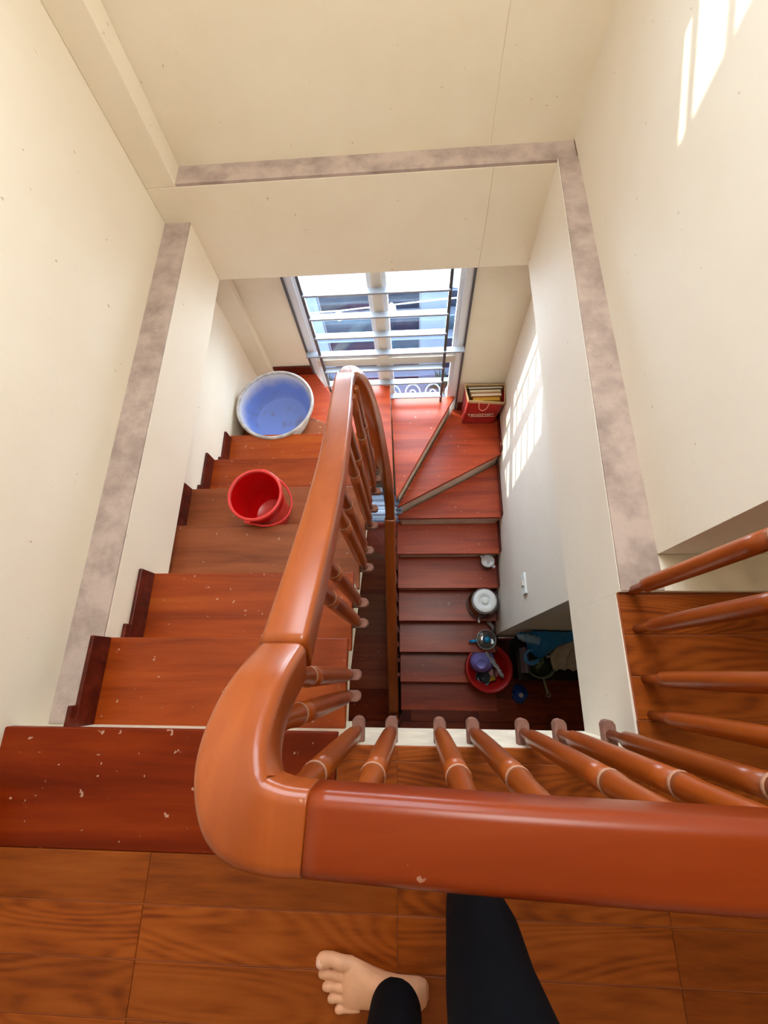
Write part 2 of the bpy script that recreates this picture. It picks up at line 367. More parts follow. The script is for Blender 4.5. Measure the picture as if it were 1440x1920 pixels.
for j in range(-6, 7):
    y = Y0 + TH * j
    for i in range(-2, 4):
        x = X0 + TW * i
        if j < 0:                                # in front of the stair head
            if i == -2: put_tile(XL, y, x + TW - XL)
            else: put_tile(x, y)
        elif y + TH <= -.178 + .07:              # between the first tread and the slab edge
            hh = TH if y + TH < -.178 else (-.178 - y)
            if i == -1: put_tile(-.203, y, X0 + .203, hh)
            elif i == 0: put_tile(x, y, None, hh)
            elif i >= 1: put_tile(x, y)
        elif i >= 1 or False:                    # the side landing on the right
            if y + TH < .21: put_tile(x if i > 1 else .556, y, None if i > 1 else X0 + 2 * TW - .556) if i >= 1 else None
            elif y < .21: put_tile(x if i > 1 else .556, y, None if i > 1 else X0 + 2 * TW - .556, .21 - y)
mb = MB(); mb.box(XL, -3.2, -.0125, 2.5, -.43, -.0035); mb.box(-.203, -.43, -.0125, 2.5, -.1785, -.0035); mb.box(.556, -.1785, -.0125, 2.5, .21, -.0035)
part('tile_joint', mb, GROUT, floor)
# floor of the storey below
mb = MB(); mb.box(XL, -3.2, -ST - .3, 2.6, -.42, -ST - .02); mb.box(-.13, -.42, -ST - .3, 2.6, -.10, -ST - .02); mb.box(XR + .03, -.10, -ST - .3, 2.6, YE, -ST - .02)
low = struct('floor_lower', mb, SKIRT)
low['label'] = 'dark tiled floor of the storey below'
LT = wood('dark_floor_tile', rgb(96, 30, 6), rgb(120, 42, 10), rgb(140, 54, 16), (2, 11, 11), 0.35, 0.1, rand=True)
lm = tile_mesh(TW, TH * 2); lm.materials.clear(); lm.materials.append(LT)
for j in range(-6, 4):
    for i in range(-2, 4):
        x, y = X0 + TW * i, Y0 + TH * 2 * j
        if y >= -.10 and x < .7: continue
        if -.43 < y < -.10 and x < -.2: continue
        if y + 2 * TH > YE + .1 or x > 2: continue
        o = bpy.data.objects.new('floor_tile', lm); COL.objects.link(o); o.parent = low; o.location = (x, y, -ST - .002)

# ------------------------------------------------------------------ staircases
def staircase(dz, label):
    st = empty('staircase', (-.2, .9, dz - ST)); tag(st, label, 'staircase')
    T = .032
    def Z(n): return dz - RS * n
    # left flight
    mb = MB(); mb.box(XL, -.424, Z(0) - T, -.205, ys(0), Z(0) - .002)
    part('tread', mb, TREAD0, st, .004, label='wide top tread level with the landing')
    mats = [None, TREAD, TREAD, TREADD, TREADD, TREAD, TREAD]
    for i in range(1, 7):
        xl = -1.0 if i in (1, 2) and dz == 0 else XL + .02
        xr = -.212 if i == 1 else -.225
        mb = MB(); mb.box(xl, ys(i - 1) - .03, Z(i) - T, xr, ys(i), Z(i))
        part('tread', mb, mats[i], st, .004)
        mb = MB(); mb.box(xl, ys(i - 1) - .03, Z(i), -.237, ys(i - 1) - .018, Z(i - 1) - T)
        part('riser', mb, RISER, st)
        if not (i == 3 and dz == 0):
            xs = xl; hgt = .085
            mb = MB(); mb.box(xs, ys(i - 1) - .018, Z(i), xs + .014, ys(i) - (.0 if i < 6 else .02), Z(i) + hgt)
            mb.box(xs, ys(i - 1) - .018, Z(i) + hgt, xs + .014, ys(i - 1) + .05, Z(i) + hgt + .03)
            part('skirting', mb, SKIRT, st, .003)
    # sloping slab of the left flight
    poly = [(ys(0) - .034, Z(0) - T)]
    for i in range(1, 7): poly += [(ys(i - 1) - .03, Z(i) - T), (ys(i) - .02, Z(i) - T)]
    poly += [(ys(6) - .02, Z(7) - T), (1.36, Z(7) - T), (1.36, Z(6) - .30), (-.02, Z(0) - .42), (ys(0) - .036, Z(0) - .42)]
    mb = MB(); mb.prism(poly, 0, XL + .02, -.235); part('left_flight_slab', mb, CREAM, st)
    # winders (plan outlines, clipped to the walls)
    xa, xb = XL + .02, XR + .025
    PL = (-.235, 1.36); PR = (-.125, 1.185); yw = YW
    W = {7: ([PL, (xa, 1.338), (xa, 1.77)], TREADD),
         8: ([PL, (xa, 1.77), (xa, yw), (-.70, yw)], TREADR),
         9: ([(-.235, 1.36), (-.70, yw), (-.165, yw), (-.135, 1.19), (-.18, 1.235)], TREADR),
         10: ([PR, (-.165, yw), (.335, yw)], TREADR),
         11: ([PR, (.335, yw), (xb, yw), (xb, 1.62)], TREADR),
         12: ([PR, (xb, 1.62), (xb, yr(12)), (-.125, yr(12))], TREADR)}
    for n, (pl, m) in W.items():
        cx = sum(p[0] for p in pl) / len(pl); cy = sum(p[1] for p in pl) / len(pl)
        mb = MB(); mb.prism(pl, 2, Z(n) - T, Z(n)); part('tread', mb, m, st, .003)
        # riser block just below the nosing, set back a little
        kk = .90 if n == 10 else .94
        pb = [((x - cx) * kk + cx, (y - cy) * kk + cy) for x, y in pl]
        mb = MB(); mb.prism(pb, 2, Z(n) - .30, Z(n) - T); part('winder_block', mb, RISER, st)
    # skirting round the winder walls
    mb = MB(); mb.box(xa + .115, yw - .016, Z(8), WX0 - .01, yw - .002, Z(8) + .085); part('skirting', mb, SKIRT, st, .003)
    mb = MB(); mb.box(WX1 + .02, yw - .016, Z(11), xb, yw - .002, Z(11) + .10); part('skirting', mb, SKIRT, st, .003)
    for n, y0, y1 in ((11, 1.63, yw), (12, yr(12) + .01, 1.61)):
        mb = MB(); mb.box(xb - .012, y0, Z(n), xb, y1, Z(n) + .06); part('skirting', mb, SKIRT, st, .002)
    # right flight
    for n in range(13, 18):
        mb = MB(); mb.box(-.140, yr(n), Z(n) - T, xb, yr(n - 1) + .03, Z(n)); part('tread', mb, TREADR, st, .004)
        mb = MB(); mb.box(-.115, yr(n - 1) + .018, Z(n), xb, yr(n - 1) + .03, Z(n - 1) - T); part('riser', mb, RISER, st)
        mb = MB(); mb.box(xb - .012, yr(n) + .01, Z(n), xb, yr(n - 1) + .018, Z(n) + .06); part('skirting', mb, SKIRT, st, .002)
    mb = MB(); mb.box(-.140, -.33, Z(18) - T, XR + .06, yr(17) + .03, Z(18)); part('tread', mb, TREADR, st, .004)
    mb = MB(); mb.box(-.115, yr(17) + .018, Z(18), xb, yr(17) + .03, Z(17) - T); part('riser', mb, RISER, st)
    poly = [(1.19, Z(12) - T), (yr(12) + .03, Z(12) - T)]
    for n in range(13, 18): poly += [(yr(n - 1) + .03, Z(n) - T), (yr(n) + .02, Z(n) - T)]
    poly += [(yr(17) + .02, Z(18) - T), (yr(17) + .02, Z(18) - .2), (.1, Z(18) - .2), (1.19, Z(13) - .30)]
    mb = MB(); mb.prism(poly, 0, -.118, xb); part('right_flight_slab', mb, CREAM, st)
    return st
staircase(0, 'red-brown varnished wooden staircase winding down from the landing past the window')
staircase(-ST, 'dark lower wooden staircase glimpsed through the narrow gap between the flights')

# ------------------------------------------------------------------ windows
def window(name, z0, z1, zt, bars):
    root = empty(name, ((WX0 + WX1) / 2, YW, z0)); root['kind'] = 'structure'
    y0, y1 = YW + .0, YW + .05
    xa, xb = WX0, WX1
    def P(nm, a, m=ALU, bev=.002, **k):
        mb = MB()
        for b in (a if isinstance(a[0], (tuple, list)) else [a]): mb.box(*b)
        return part(nm, mb, m, root, bev, **k)
    fw = .045
    P('frame', [(xa, y0, z0, xa + fw, y1, z1), (xb - fw, y0, z0, xb, y1, z1), (xa + fw, y0, z1 - fw, xb - fw, y1, z1), (xa + fw, y0, z0, xb - fw, y1, z0 + fw)])
    P('transom', (xa + fw, y0 - .004, zt - .045, xb - fw, y1, zt + .02), ALU2)
    xm = (xa + xb) / 2 - .012
    P('mullion', (xm - .03, y0 - .006, z0 + fw, xm + .03, y1, zt - .045), ALU2)
    P('mullion', (xm - .03, y0 - .006, zt + .02, xm + .03, y1, z1 - fw), ALU2)
    sw = .026
    for (a, b) in ((xa + fw, xm - .03), (xm + .03, xb - fw)):
        for (c, d) in ((z0 + fw, zt - .045), (zt + .02, z1 - fw)):
            s = P('sash', [(a, y0 + .012, c, a + sw, y1 - .01, d), (b - sw, y0 + .012, c, b, y1 - .01, d), (a + sw, y0 + .012, d - sw, b - sw, y1 - .01, d), (a + sw, y0 + .012, c, b - sw, y1 - .01, c + sw)])
            mb = MB(); mb.box(a + sw, y0 + .024, c + sw, b - sw, y0 + .029, d - sw); part('pane', mb, GLASS, s)
    # thin dark seal beside the frame, as the photo shows
    P('seal', [(xa - .012, y0 - .012, z0, xa, y0, z1), (xb, y0 - .012, z0, xb + .012, y0, z1)], BARD, 0)
    # steel grille in front of the glass
    gx0, gx1 = -.612, .222; gy = YW - .035
    g = MB()
    for k, x in enumerate((gx0, gx1)):
        mb = MB(); mb.box(x - .009, gy - .010, z0, x + .009, gy + .010, z1); part('grille_post', mb, BARD, root, .002)
    for k, z in enumerate(bars):
        wide = k in (0, 5) or z == bars[-1]
        a, b = (gx0 - .0, gx1 + .0) if not (k == 4) else (xa - .005, xb + .005)
        mb = MB(); mb.box(a, gy - .022, z - .006, b, gy + .022, z + .006); part('grille_bar', mb, BARM, root, .002)
    return root
window('window_1', WIN[1][0], WIN[1][1], -1.31, [-.50, -.675, -.855, -1.02, -1.19, -1.36, -1.52, -1.70, -1.86])
window('window_2', WIN[0][0], WIN[0][1], -ST - 1.31, [z - ST for z in (-.50, -.675, -.855, -1.02, -1.19, -1.36, -1.52, -1.70, -1.86)])
window('window_3', WIN[2][0], WIN[2][1], 1.42, [.93, 1.08, 1.24, 1.41, 1.57, 1.74, 1.91, 2.08, 2.25])

# ------------------------------------------------------------------ street side, seen down through the window
def facade():
    WALLF = plain('pale_facade', rgb(150, 166, 196), 0.7, noise=0.15, nscale=2)
    DARKG = plain('facade_glass', rgb(34, 46, 70), 0.4, noise=.3, nscale=5, spec=.3)
    GREYG = plain('grey_green_glass', rgb(64, 92, 112), 0.4, noise=.3, nscale=5, spec=.3)
    CAN = plain('canopy_sheet', rgb(196, 210, 232), 0.45, noise=0.1, nscale=6)
    b = empty('house', (0, 4.6, -9)); tag(b, 'pale blue-grey house across the lane behind the barred window', 'building')
    mb = MB(); mb.box(-5, 4.6, -9, 5, 8, -1.1); part('wall', mb, WALLF, b)
    # the lane side is mostly dark glazing with pale piers; thin white ledges stand in for grille reflections
    mb = MB()
    for x in (-4.2, -2.6, -1.42, .13, 1.35, 2.9): mb.box(x, 4.47, -9, x + (.34 if x == .13 else .22), 4.6, -1.1)
    part('pier', mb, WALLF, b, .01)
    for r in range(13):
        zc = -2.20 - .42 * r
        mb = MB(); mb.box(-5, 4.40, zc - .02, 5, 4.6, zc + .012); part('ledge', mb, WALLF, b, .006)
        for x0, x1 in ((-4.0, -2.6), (-2.38, -1.42), (-1.2, -.36), (-.30, .13), (.47, 1.35), (1.57, 2.9)):
            mb = MB(); mb.box(x0, 4.53, zc - .405, x1, 4.6, zc - .02); f = part('window_frame', mb, ALU, b)
            mb = MB(); mb.box(x0 + .018, 4.515, zc - .392, x1 - .018, 4.531, zc - .035); part('pane', mb, DARKG if (r + int(x0 * 3)) % 4 else GREYG, f)
    mb = MB(); mb.box(-3.4, 3.94, -5.05, 3.2, 4.6, -4.955); part('balcony_slab', mb, WALLF, b, .01)
    c = empty('canopy', (-.2, 3.2, -1.75)); tag(c, 'bright corrugated canopy sheet just outside the top of the window', 'canopy')
    mb = MB()
    n = 90; top = []
    for i in range(n + 1):
        x = -2.6 + 4.8 * i / n; z = .012 * math.sin(i * 1.9)
        top.append((x, z))
    vs = [(x, 4.08, -2.68 + z) for x, z in top] + [(x, 4.38, -2.50 + z) for x, z in top] + [(x, 4.08, -2.70 + z) for x, z in top] + [(x, 4.38, -2.52 + z) for x, z in top]
    k = n + 1
    fs = []
    for i in range(n): fs += [(i, i + 1, k + i + 1, k + i), (2 * k + i, 3 * k + i, 3 * k + i + 1, 2 * k + i + 1), (i, 2 * k + i, 2 * k + i + 1, i + 1), (k + i, k + i + 1, 3 * k + i + 1, 3 * k + i)]
    mb.add(vs, fs); part('sheet', mb, CAN, c)
    mb = MB()
    for x in (-2, -.8, .4, 1.6): mb.box(x, 4.12, -2.74, x + .03, 4.4, -2.70)
    part('support_rail', mb, BARM, c)
    # clothes line with two round lamps
    l = empty('string_light', (-.2, 2.9, -1.7)); tag(l, 'thin white cable with round bulbs strung outside the barred window', 'string light')
    mb = MB(); mb.tube([(-1.6, 2.9, -1.78), (-.6, 2.9, -1.74), (.3, 2.9, -1.66), (1.4, 2.9, -1.6)], .006, 6); part('cable', mb, ALU, l)
    for x, z in ((-.62, -1.79), (-.16, -1.73), (.62, -1.66)):
        mb = MB(); mb.lathe([(0.001, -.05), (.025, -.045), (.038, -.02), (.036, .005), (.02, .03), (.012, .045)], (x, 2.9, z), 14); part('bulb', mb, ALU, l)
    g = MB(); g.box(-9, 2.3, -9.3, 9, 12, -9.0)
    s = struct('ground', g, plain('lane_paving', rgb(120, 122, 126), 0.8, noise=0.3, nscale=3))
    # balcony rail of curled ironwork with plants
    PL = plain('pot_plant_leaf', rgb(62, 92, 72), 0.6); IR = plain('white_ironwork', rgb(214, 222, 232), 0.4)
    bal = empty('balcony_rail', (0, 4.0, -4.9)); tag(bal, 'white curled ironwork balcony rail low outside the window', 'balcony rail')
    mb = MB(); mb.box(-3.2, 3.98, -4.3, 3.0, 4.02, -4.26); mb.box(-3.2, 3.98, -4.95, 3.0, 4.02, -4.91); part('rail_bar', mb, IR, bal)
    for k in range(20):
        x = -3.0 + k * .3; mb = MB()
        mb.tube([(x + .13 * math.cos(t * .45) * (1 - t / 26), 4.0, -4.6 + .26 * math.sin(t * .45) * (1 - t / 26)) for t in range(24)], .012, 5); part('scroll', mb, IR, bal)
    for k, x in enumerate((-1.3, .45, .95, 2.0)):
        p = empty('potted_plant', (x, 4.2, -4.95)); tag(p, ['bushy green pot plant at the left end of the balcony', 'low green pot plant behind the balcony ironwork', 'spiky green pot plant beside the round dish', 'green pot plant at the right end of the balcony'][k], 'plant')
        mb = MB(); mb.lathe([(.09, 0), (.13, .2), (.14, .2), (.12, .19)], (x, 4.2, -4.95), 14); part('pot', mb, WALLF, p)
        mb = MB()
        for q in range(60):
            a = random.uniform(0, 6.28); e = random.uniform(.2, 1.4); L = random.uniform(.15, .34)
            d = Vector((math.cos(a) * math.cos(e), math.sin(a) * math.cos(e), math.sin(e))); s_ = d.orthogonal().normalized() * .02
            o = Vector((x, 4.2, -4.76)); mb.add([o, o + d * L * .5 + s_, o + d * L, o + d * L * .5 - s_], [(0, 1, 2, 3)])
        part('foliage', mb, PL, p, kind='stuff')
facade()

# ------------------------------------------------------------------ railing
def smooth_path(pts, n=8):
    """Catmull-Rom through (position, side) pairs"""
    out = []
    P = [Vector(p) for p, s in pts]; S = [Vector(s) for p, s in pts]
    def cr(A, i, t):
        a, b, c, d = A[max(i - 1, 0)], A[i], A[i + 1], A[min(i + 2, len(A) - 1)]
        return .5 * ((2 * b) + (c - a) * t + (2 * a - 5 * b + 4 * c - d) * t * t + (3 * b - a - 3 * c + d) * t ** 3)
    for i in range(len(P) - 1):
        for k in range(n):
            out.append((cr(P, i, k / n), cr(S, i, k / n).normalized()))
    out.append((P[-1], S[-1].normalized())); return out
HP = []                                         # rounded-rectangle rail section (side, up)
def rr(hw, ht, r, seg=4, crown=.0):
    pts = []
    for cx, cy, a0 in ((hw - r, -r, 0), (-(hw - r), -r, 90), (-(hw - r * .6), -ht + r * .6, 180), (hw - r * .6, -ht + r * .6, 270)):
        rad = r if cy == -r else r * .6
        for k in range(seg + 1):
            a = math.radians(a0 + 90 * k / seg); pts.append((cx + rad * math.cos(a), cy + rad * math.sin(a)))
    return pts
def rail(pts, hw=.035, ht=.058, r=.014, n=8, path=None, wide=None):
    path = path or smooth_path(pts, n); prof = rr(hw, ht, r); rings = []
    for i, (p, s) in enumerate(path):
        t = (path[min(i + 1, len(path) - 1)][0] - path[max(i - 1, 0)][0]).normalized()
        s = (s - t * s.dot(t)).normalized(); u = s.cross(t)
        if u.z < -1e-3 and abs(t.z) < .95: u = -u
        k = 1 + (wide or 0) * math.sin(math.pi * i / (len(path) - 1)) ** 1.5
        rings.append([p + s * (a * k) + u * b for a, b in prof])
    mb = MB(); mb.rings(rings); return mb
def baluster_mb(bx, by, zb, zt, swell=1.0, foot=True):
    """turned post from zb up to zt: slim foot, step, swelling shaft, ring, tapered neck"""
    h = zt - zb
    f = lambda r, t: (r * swell, zb + t * h)
    prof = [f(.0125, 0), f(.0125, .085), f(.0145, .10), f(.0195, .115), f(.0200, .16), f(.0205, .30), f(.0205, .45), f(.0198, .60), f(.0190, .672)]
    a = MB(); a.lathe(prof, (bx, by, 0), 16)
    a.lathe([f(.0190, .684), f(.0195, .70), f(.0165, .74), f(.0155, .85), f(.0145, 1.0)], (bx, by, 0), 16)
    b = MB(); b.lathe([f(.0184, .673), f(.0200, .675), f(.0203, .678), f(.0200, .681), f(.0184, .683)], (bx, by, 0), 16)
    return a, b
def add_baluster(parent, bx, by, zb, zt, direction=None, label=None, k=1.0):
    org = (bx, by, zb)
    a, b = baluster_mb(bx, by, zb, zt, k)
    o = part('baluster', a, BALU, parent, origin=org, label=label)
    part('ring', b, RINGM, o, origin=org)
    if direction:                                # the block that carries it, sticking out over the void
        d = Vector(direction); c = Vector((bx, by, zb - .010)) + d * .006
        s = Vector((-d.y, d.x, 0)); L0, L1, hw = -.040, .030, .0165
        pts = [(L0, -hw), (L1 - .012, -hw), (L1 - .003, -hw * .65), (L1, 0), (L1 - .003, hw * .65), (L1 - .012, hw), (L0, hw)]
        vs = [c + d * x + s * y + Vector((0, 0, -.020)) for x, y in pts] + [c + d * x + s * y + Vector((0, 0, .012)) for x, y in pts]
        n = len(pts); mb = MB(); mb.add(vs, [tuple(range(n))[::-1], tuple(range(n, 2 * n))] + [(i, (i + 1) % n, n + (i + 1) % n, n + i) for i in range(n)])
        part('bracket', mb, DUSTY, o, .003)
    return o
rl = empty('stair_railing', (.2, -.15, 0)); tag(rl, 'polished red-brown wooden railing round the landing and down the stairs', 'railing')
Yv, Xv = (0, 1, 0), (1, 0, 0)
yl = -.140; zl = .815
# section 1: along the landing edge, bending at the right towards the wall
part('handrail', rail([((.595, .30, zl + .03), (-1, 0, 0)), ((.595, .10, zl + .03), (-1, 0, 0)), ((.595, -.05, zl + .03), (-1, 0, 0)), ((.572, -.125, zl + .03), (-.7, .7, 0)), ((.50, -.150, zl + .025), Yv), ((.30, -.149, zl + .012), Yv), ((.1, -.145, zl + .005), Yv), ((-.100, yl + .002, zl), Yv)]), RAILX, rl)
# section 2: the swept corner dropping on to the flight
part('handrail', rail([((-.101, yl + .002, zl), Yv), ((-.132, yl + .004, zl), (.15, 1, 0)), ((-.162, yl + .013, zl - .002), (.42, .9, 0)), ((-.180, yl + .033, zl - .010), (.72, .7, 0)), ((-.190, yl + .063, zl - .029), (.93, .36, 0)), ((-.193, yl + .098, zl - .062), (1, .1, 0)), ((-.192, yl + .138, zl - .112), Xv), ((-.191, .038, .622), Xv)], n=10, r=.013, wide=.12), RAILY, rl)
# section 3: down the left flight and over the turn
left_pts = [((-.191, .040, .620), Xv), ((-.191, .25, .470), Xv), ((-.197, .45, .325), Xv), ((-.212, .65, .178), Xv), ((-.232, .85, .030), Xv), ((-.245, .99, -.070), Xv), ((-.247, 1.05, -.118), (1, -.1, 0))]
part('handrail', rail(left_pts, r=.010), RAILY, rl)
turn = [((-.247, 1.052, -.120), (1, -.1, 0)), ((-.236, 1.10, -.160), (.8, -.5, 0)), ((-.205, 1.125, -.215), (.35, -.9, 0)), ((-.172, 1.115, -.320), (-.1, -1, 0)), ((-.150, 1.085, -.520), (-.35, -.9, 0)), ((-.140, 1.060, -.80), (-.5, -.8, 0)), ((-.137, 1.03, -1.10), (-.7, -.6, 0)), ((-.142, .985, -1.32), (-.9, -.3, 0)), ((-.152, .92, -1.46), (-1, 0, 0))]
part('handrail', rail(turn, hw=.030, ht=.05), RAILY, rl)
right_pts = [((-.152, .918, -1.462), (-1, 0, 0)), ((-.160, .75, -1.60), (-1, 0, 0)), ((-.163, .5, -1.785), (-1, 0, 0)), ((-.166, .1, -2.075), (-1, 0, 0)), ((-.168, -.30, -2.365), (-1, 0, 0))]
part('handrail', rail(right_pts), RAILY, rl)
def rail_z(y, pts):
    for (a, _), (b, _) in zip(pts, pts[1:]):
        lo, hi = sorted((a[1], b[1]))
        if lo <= y <= hi:
            t = (y - a[1]) / (b[1] - a[1]); return a[2] + t * (b[2] - a[2]), a[0] + t * (b[0] - a[0])
    return (pts[-1][0][2], pts[-1][0][0])
# landing balusters
for x in (-.158, -.068, .062, .150, .281, .378, .503):
    add_baluster(rl, x, -.150, -.055, zl - .05 + max(0, x) * .05, (0, 1, 0))
# right-hand ones standing on the tiles
for k, y in enumerate((.214, .113, -.012, -.098)):
    add_baluster(rl, .590, y, 0.0, zl - .02, None, k=.92)
# left flight: two to a step
for y in (-.071, -.010, .165, .238, .409, .482, .650, .736, .897, .967, 1.134, 1.207):
    i = max(0, math.ceil((y + .15) / RUN)); zb_ = -RS * i - .02
    if y < 1.06: zt, xt = rail_z(max(y, .041), left_pts); 
    else: zt, xt = -.16 - (y - 1.06) * 1.6, -.215
    if y < .04: zt = .62 + (.04 - y) * 1.5
    add_baluster(rl, -.205, y, zb_, zt - .045, (1, 0, 0))
# right flight, below the descending rail
for n in range(13, 18):
    for q in (.06, .18):
        y = yr(n) + q; zt, xt = rail_z(y, right_pts)
        if y > .9: zt = -1.47
        add_baluster(rl, -.160, y, -RS * n - .02, zt - .045, (-1, 0, 0))
nl = empty('stair_railing', (-.19, 0, -ST)); tag(nl, 'dark railing of the lower flight hidden beneath the upper handrail', 'railing')
part('handrail', rail([((-.168, -.40, -ST + .80), Xv), ((-.185, -.1, -ST + .74), Xv), ((-.191, .04, -ST + .620), Xv), ((-.197, .45, -ST + .325), Xv), ((-.232, .85, -ST + .030), Xv), ((-.247, 1.05, -ST - .118), Xv)]), RAILY, nl)
for y in (-.071, .165, .409, .650, .897):
    i = max(0, math.ceil((y + .15) / RUN)); zt, xt = rail_z(max(y, .041), left_pts)
    add_baluster(nl, -.205, y, -ST - RS * i - .02, -ST + zt - .045, (1, 0, 0))
mb = MB(); mb.box(-.20, -.43, -ST, -.13, -.36, -ST + .80); part('newel_post', mb, SKIRT, nl, .006)

# ------------------------------------------------------------------ person (standing behind the rail; only legs and bare feet)
SKIN = plain('skin', rgb(232, 176, 140), 0.5, noise=0.10, nscale=40, bump=0.08)
def _sss():
    b = SKIN.node_tree.nodes['Principled BSDF']; b.inputs['Subsurface Weight'].default_value = .12; b.inputs['Subsurface Radius'].default_value = (.02, .008, .004); b.inputs['Subsurface Scale'].default_value = .3
_sss()
CLOTH = plain('black_leggings', rgb(9, 11, 17), 0.85, noise=0.2, nscale=80, bump=0.15, spec=0.12)
NAIL = plain('toenail', rgb(246, 196, 178), 0.2)
def remesh(o, voxel, smooth=6, fac=.5):
    m = o.modifiers.new('remesh', 'REMESH'); m.mode = 'VOXEL'; m.voxel_size = voxel; m.use_smooth_shade = True
    s = o.modifiers.new('smooth', 'SMOOTH'); s.factor = fac; s.iterations = smooth
    return o
def foot(mb, O, fwd, side, z0=0.0):
    """O: ankle on the floor plane, fwd: toe direction, side: big-toe side"""
    O = Vector(O); F = Vector(fwd).normalized(); S = Vector(side).normalized(); U = Vector((0, 0, 1))
    T = lambda x, y, z: O + F * x + S * y + U * (z + z0)
    secs = [(-.056, 0, .012, .010, .022), (-.050, 0, .022, .003, .042), (-.034, 0, .029, 0, .062), (-.012, 0, .031, .0, .082), (.012, .001, .031, .001, .084), (.036, .003, .032, .003, .072), (.062, .005, .035, .003, .060), (.090, .006, .041, .001, .048), (.115, .006, .0465, .0, .037), (.126, .005, .046, .0, .030), (.134, .006, .040, .003, .022)]
    rings = []
    for x, yc, hw, zlo, zhi in secs:
        ring = []
        for k in range(20):
            a = 2 * math.pi * k / 20; cy, cz = math.cos(a), math.sin(a)
            zz = (zlo + zhi) / 2 + (zhi - zlo) / 2 * (abs(cz) ** .85) * (1 if cz > 0 else -1)
            pinch = 1 - .22 * max(cz, 0)
            ring.append(T(x, yc + hw * cy * pinch + (.006 if cz > 0 else 0) * max(cz, 0), zz))
        rings.append(ring)
    mb.rings(rings)
    toes = [((.112, .037), (.158, .0435), (.190, .038), .0150, .0150), ((.118, .015), (.160, .0160), (.186, .014), .0100, .0102), ((.114, -.004), (.152, -.0055), (.176, -.008), .0096, .0096), ((.104, -.020), (.141, -.0245), (.163, -.028), .0090, .0090), ((.092, -.034), (.126, -.0410), (.146, -.045), .0090, .0088)]
    tips = []
    for (a, b, c, r0, r1) in toes:
        p = [T(a[0], a[1], .018), T((a[0] + b[0]) / 2, (a[1] + b[1]) / 2, r0 + .007), T(b[0], b[1], r0 + .003), T((b[0] + c[0]) / 2, (b[1] + c[1]) / 2, r1 + .002), T(c[0] - .004, c[1], r1), T(c[0], c[1], r1 - .001)]
        mb.tube(p, [r0, r0 * .98, r0 * .92, r1 * 1.05, r1 * .92, r1 * .55], 12)
        tips.append((T(c[0] - .008, c[1], 0), F, S, r1))
    return tips
def person():
    mb = MB()
    LA = (-.038, -.648, 0); RA = (.105, -.462, 0)
    tl = foot(mb, LA, (-1, .02, 0), (0.02, 1, 0))
    tr = foot(mb, RA, (0.02, 1, 0), (-1, 0, 0))
    # calves up to the hips, inside the leggings
    mb.tube([(-.030, -.648, .035), (-.036, -.648, .09), (-.038, -.645, .14), (-.030, -.64, .26), (-.010, -.60, .45), (-.02, -.60, .62), (-.03, -.62, .86)], [.030, .031, .033, .046, .048, .060, .075], 20)
    mb.tube([(.105, -.462, .035), (.105, -.460, .09), (.106, -.450, .14), (.108, -.43, .26), (.10, -.425, .45), (.11, -.48, .62), (.12, -.60, .86)], [.030, .031, .033, .046, .048, .062, .078], 20)
    mb.tube([(-.08, -.63, .88), (.04, -.64, .90), (.17, -.63, .88)], [.075, .09, .075], 20)
    p = part('person', mb, SKIN, None, origin=(.03, -.55, 0)); remesh(p, .0021, 3)
    tag(p, 'person with bare feet in black leggings standing behind the landing railing', 'person')
    for i, (t, F, S, r) in enumerate(tl + tr):
        n = MB(); w_ = r * (.72 if i % 5 == 0 else .6); l_ = r * (.62 if i % 5 == 0 else .5)
        rings = []
        for a, hgt in ((-1, r * 2.02), (-.4, r * 2.10), (.35, r * 2.04), (1, r * 1.72)):
            row = []
            for b in (-1, -.5, 0, .5, 1):
                ww = w_ * (.8 if abs(a) == 1 else 1); row.append(t + F * (l_ * a) + S * (ww * b) + Vector((0, 0, hgt - abs(b) ** 2 * r * .35)))
            rings.append(row)
        vs = [v for r_ in rings for v in r_]; vs2 = [v - Vector((0, 0, .0015)) for v in vs]
        fs = [(j * 5 + k, j * 5 + k + 1, (j + 1) * 5 + k + 1, (j + 1) * 5 + k) for j in range(3) for k in range(4)]
        n.add(vs + vs2, fs + [tuple(q + 20 for q in f)[::-1] for f in fs], 0, True)
        part('toenail', n, NAIL, p)
    g = MB()
    g.tube([(-.048, -.640, .085), (-.050, -.640, .10), (-.050, -.638, .15), (-.048, -.636, .26), (-.046, -.625, .45), (-.04, -.625, .62), (-.03, -.64, .90)], [.050, .052, .053, .058, .060, .075, .092], 28)
    g.tube([(.106, -.460, .075), (.107, -.455, .10), (.108, -.430, .20), (.107, -.420, .32), (.102, -.425, .44), (.106, -.44, .55), (.130, -.49, .70), (.14, -.62, .90)], [.046, .049, .057, .063, .066, .074, .090, .100], 28)
    g.tube([(-.08, -.64, .90), (.045, -.65, .93), (.17, -.64, .90)], [.09, .105, .09], 24)
    g.tube([(.045, -.65, .88), (.045, -.65, 1.02)], [.115, .12], 24)
    lg = part('leggings', g, CLOTH, p); remesh(lg, .006, 6)
person()

# ------------------------------------------------------------------ things on the stairs
def openpot(prof_out, prof_in, c, seg=40, sx=1, sy=1):
    """vessel wall: outer profile bottom to rim, then inner profile rim to bottom"""
    mb = MB(); mb.lathe(prof_out + prof_in, c, seg, sx=sx, sy=sy); return mb
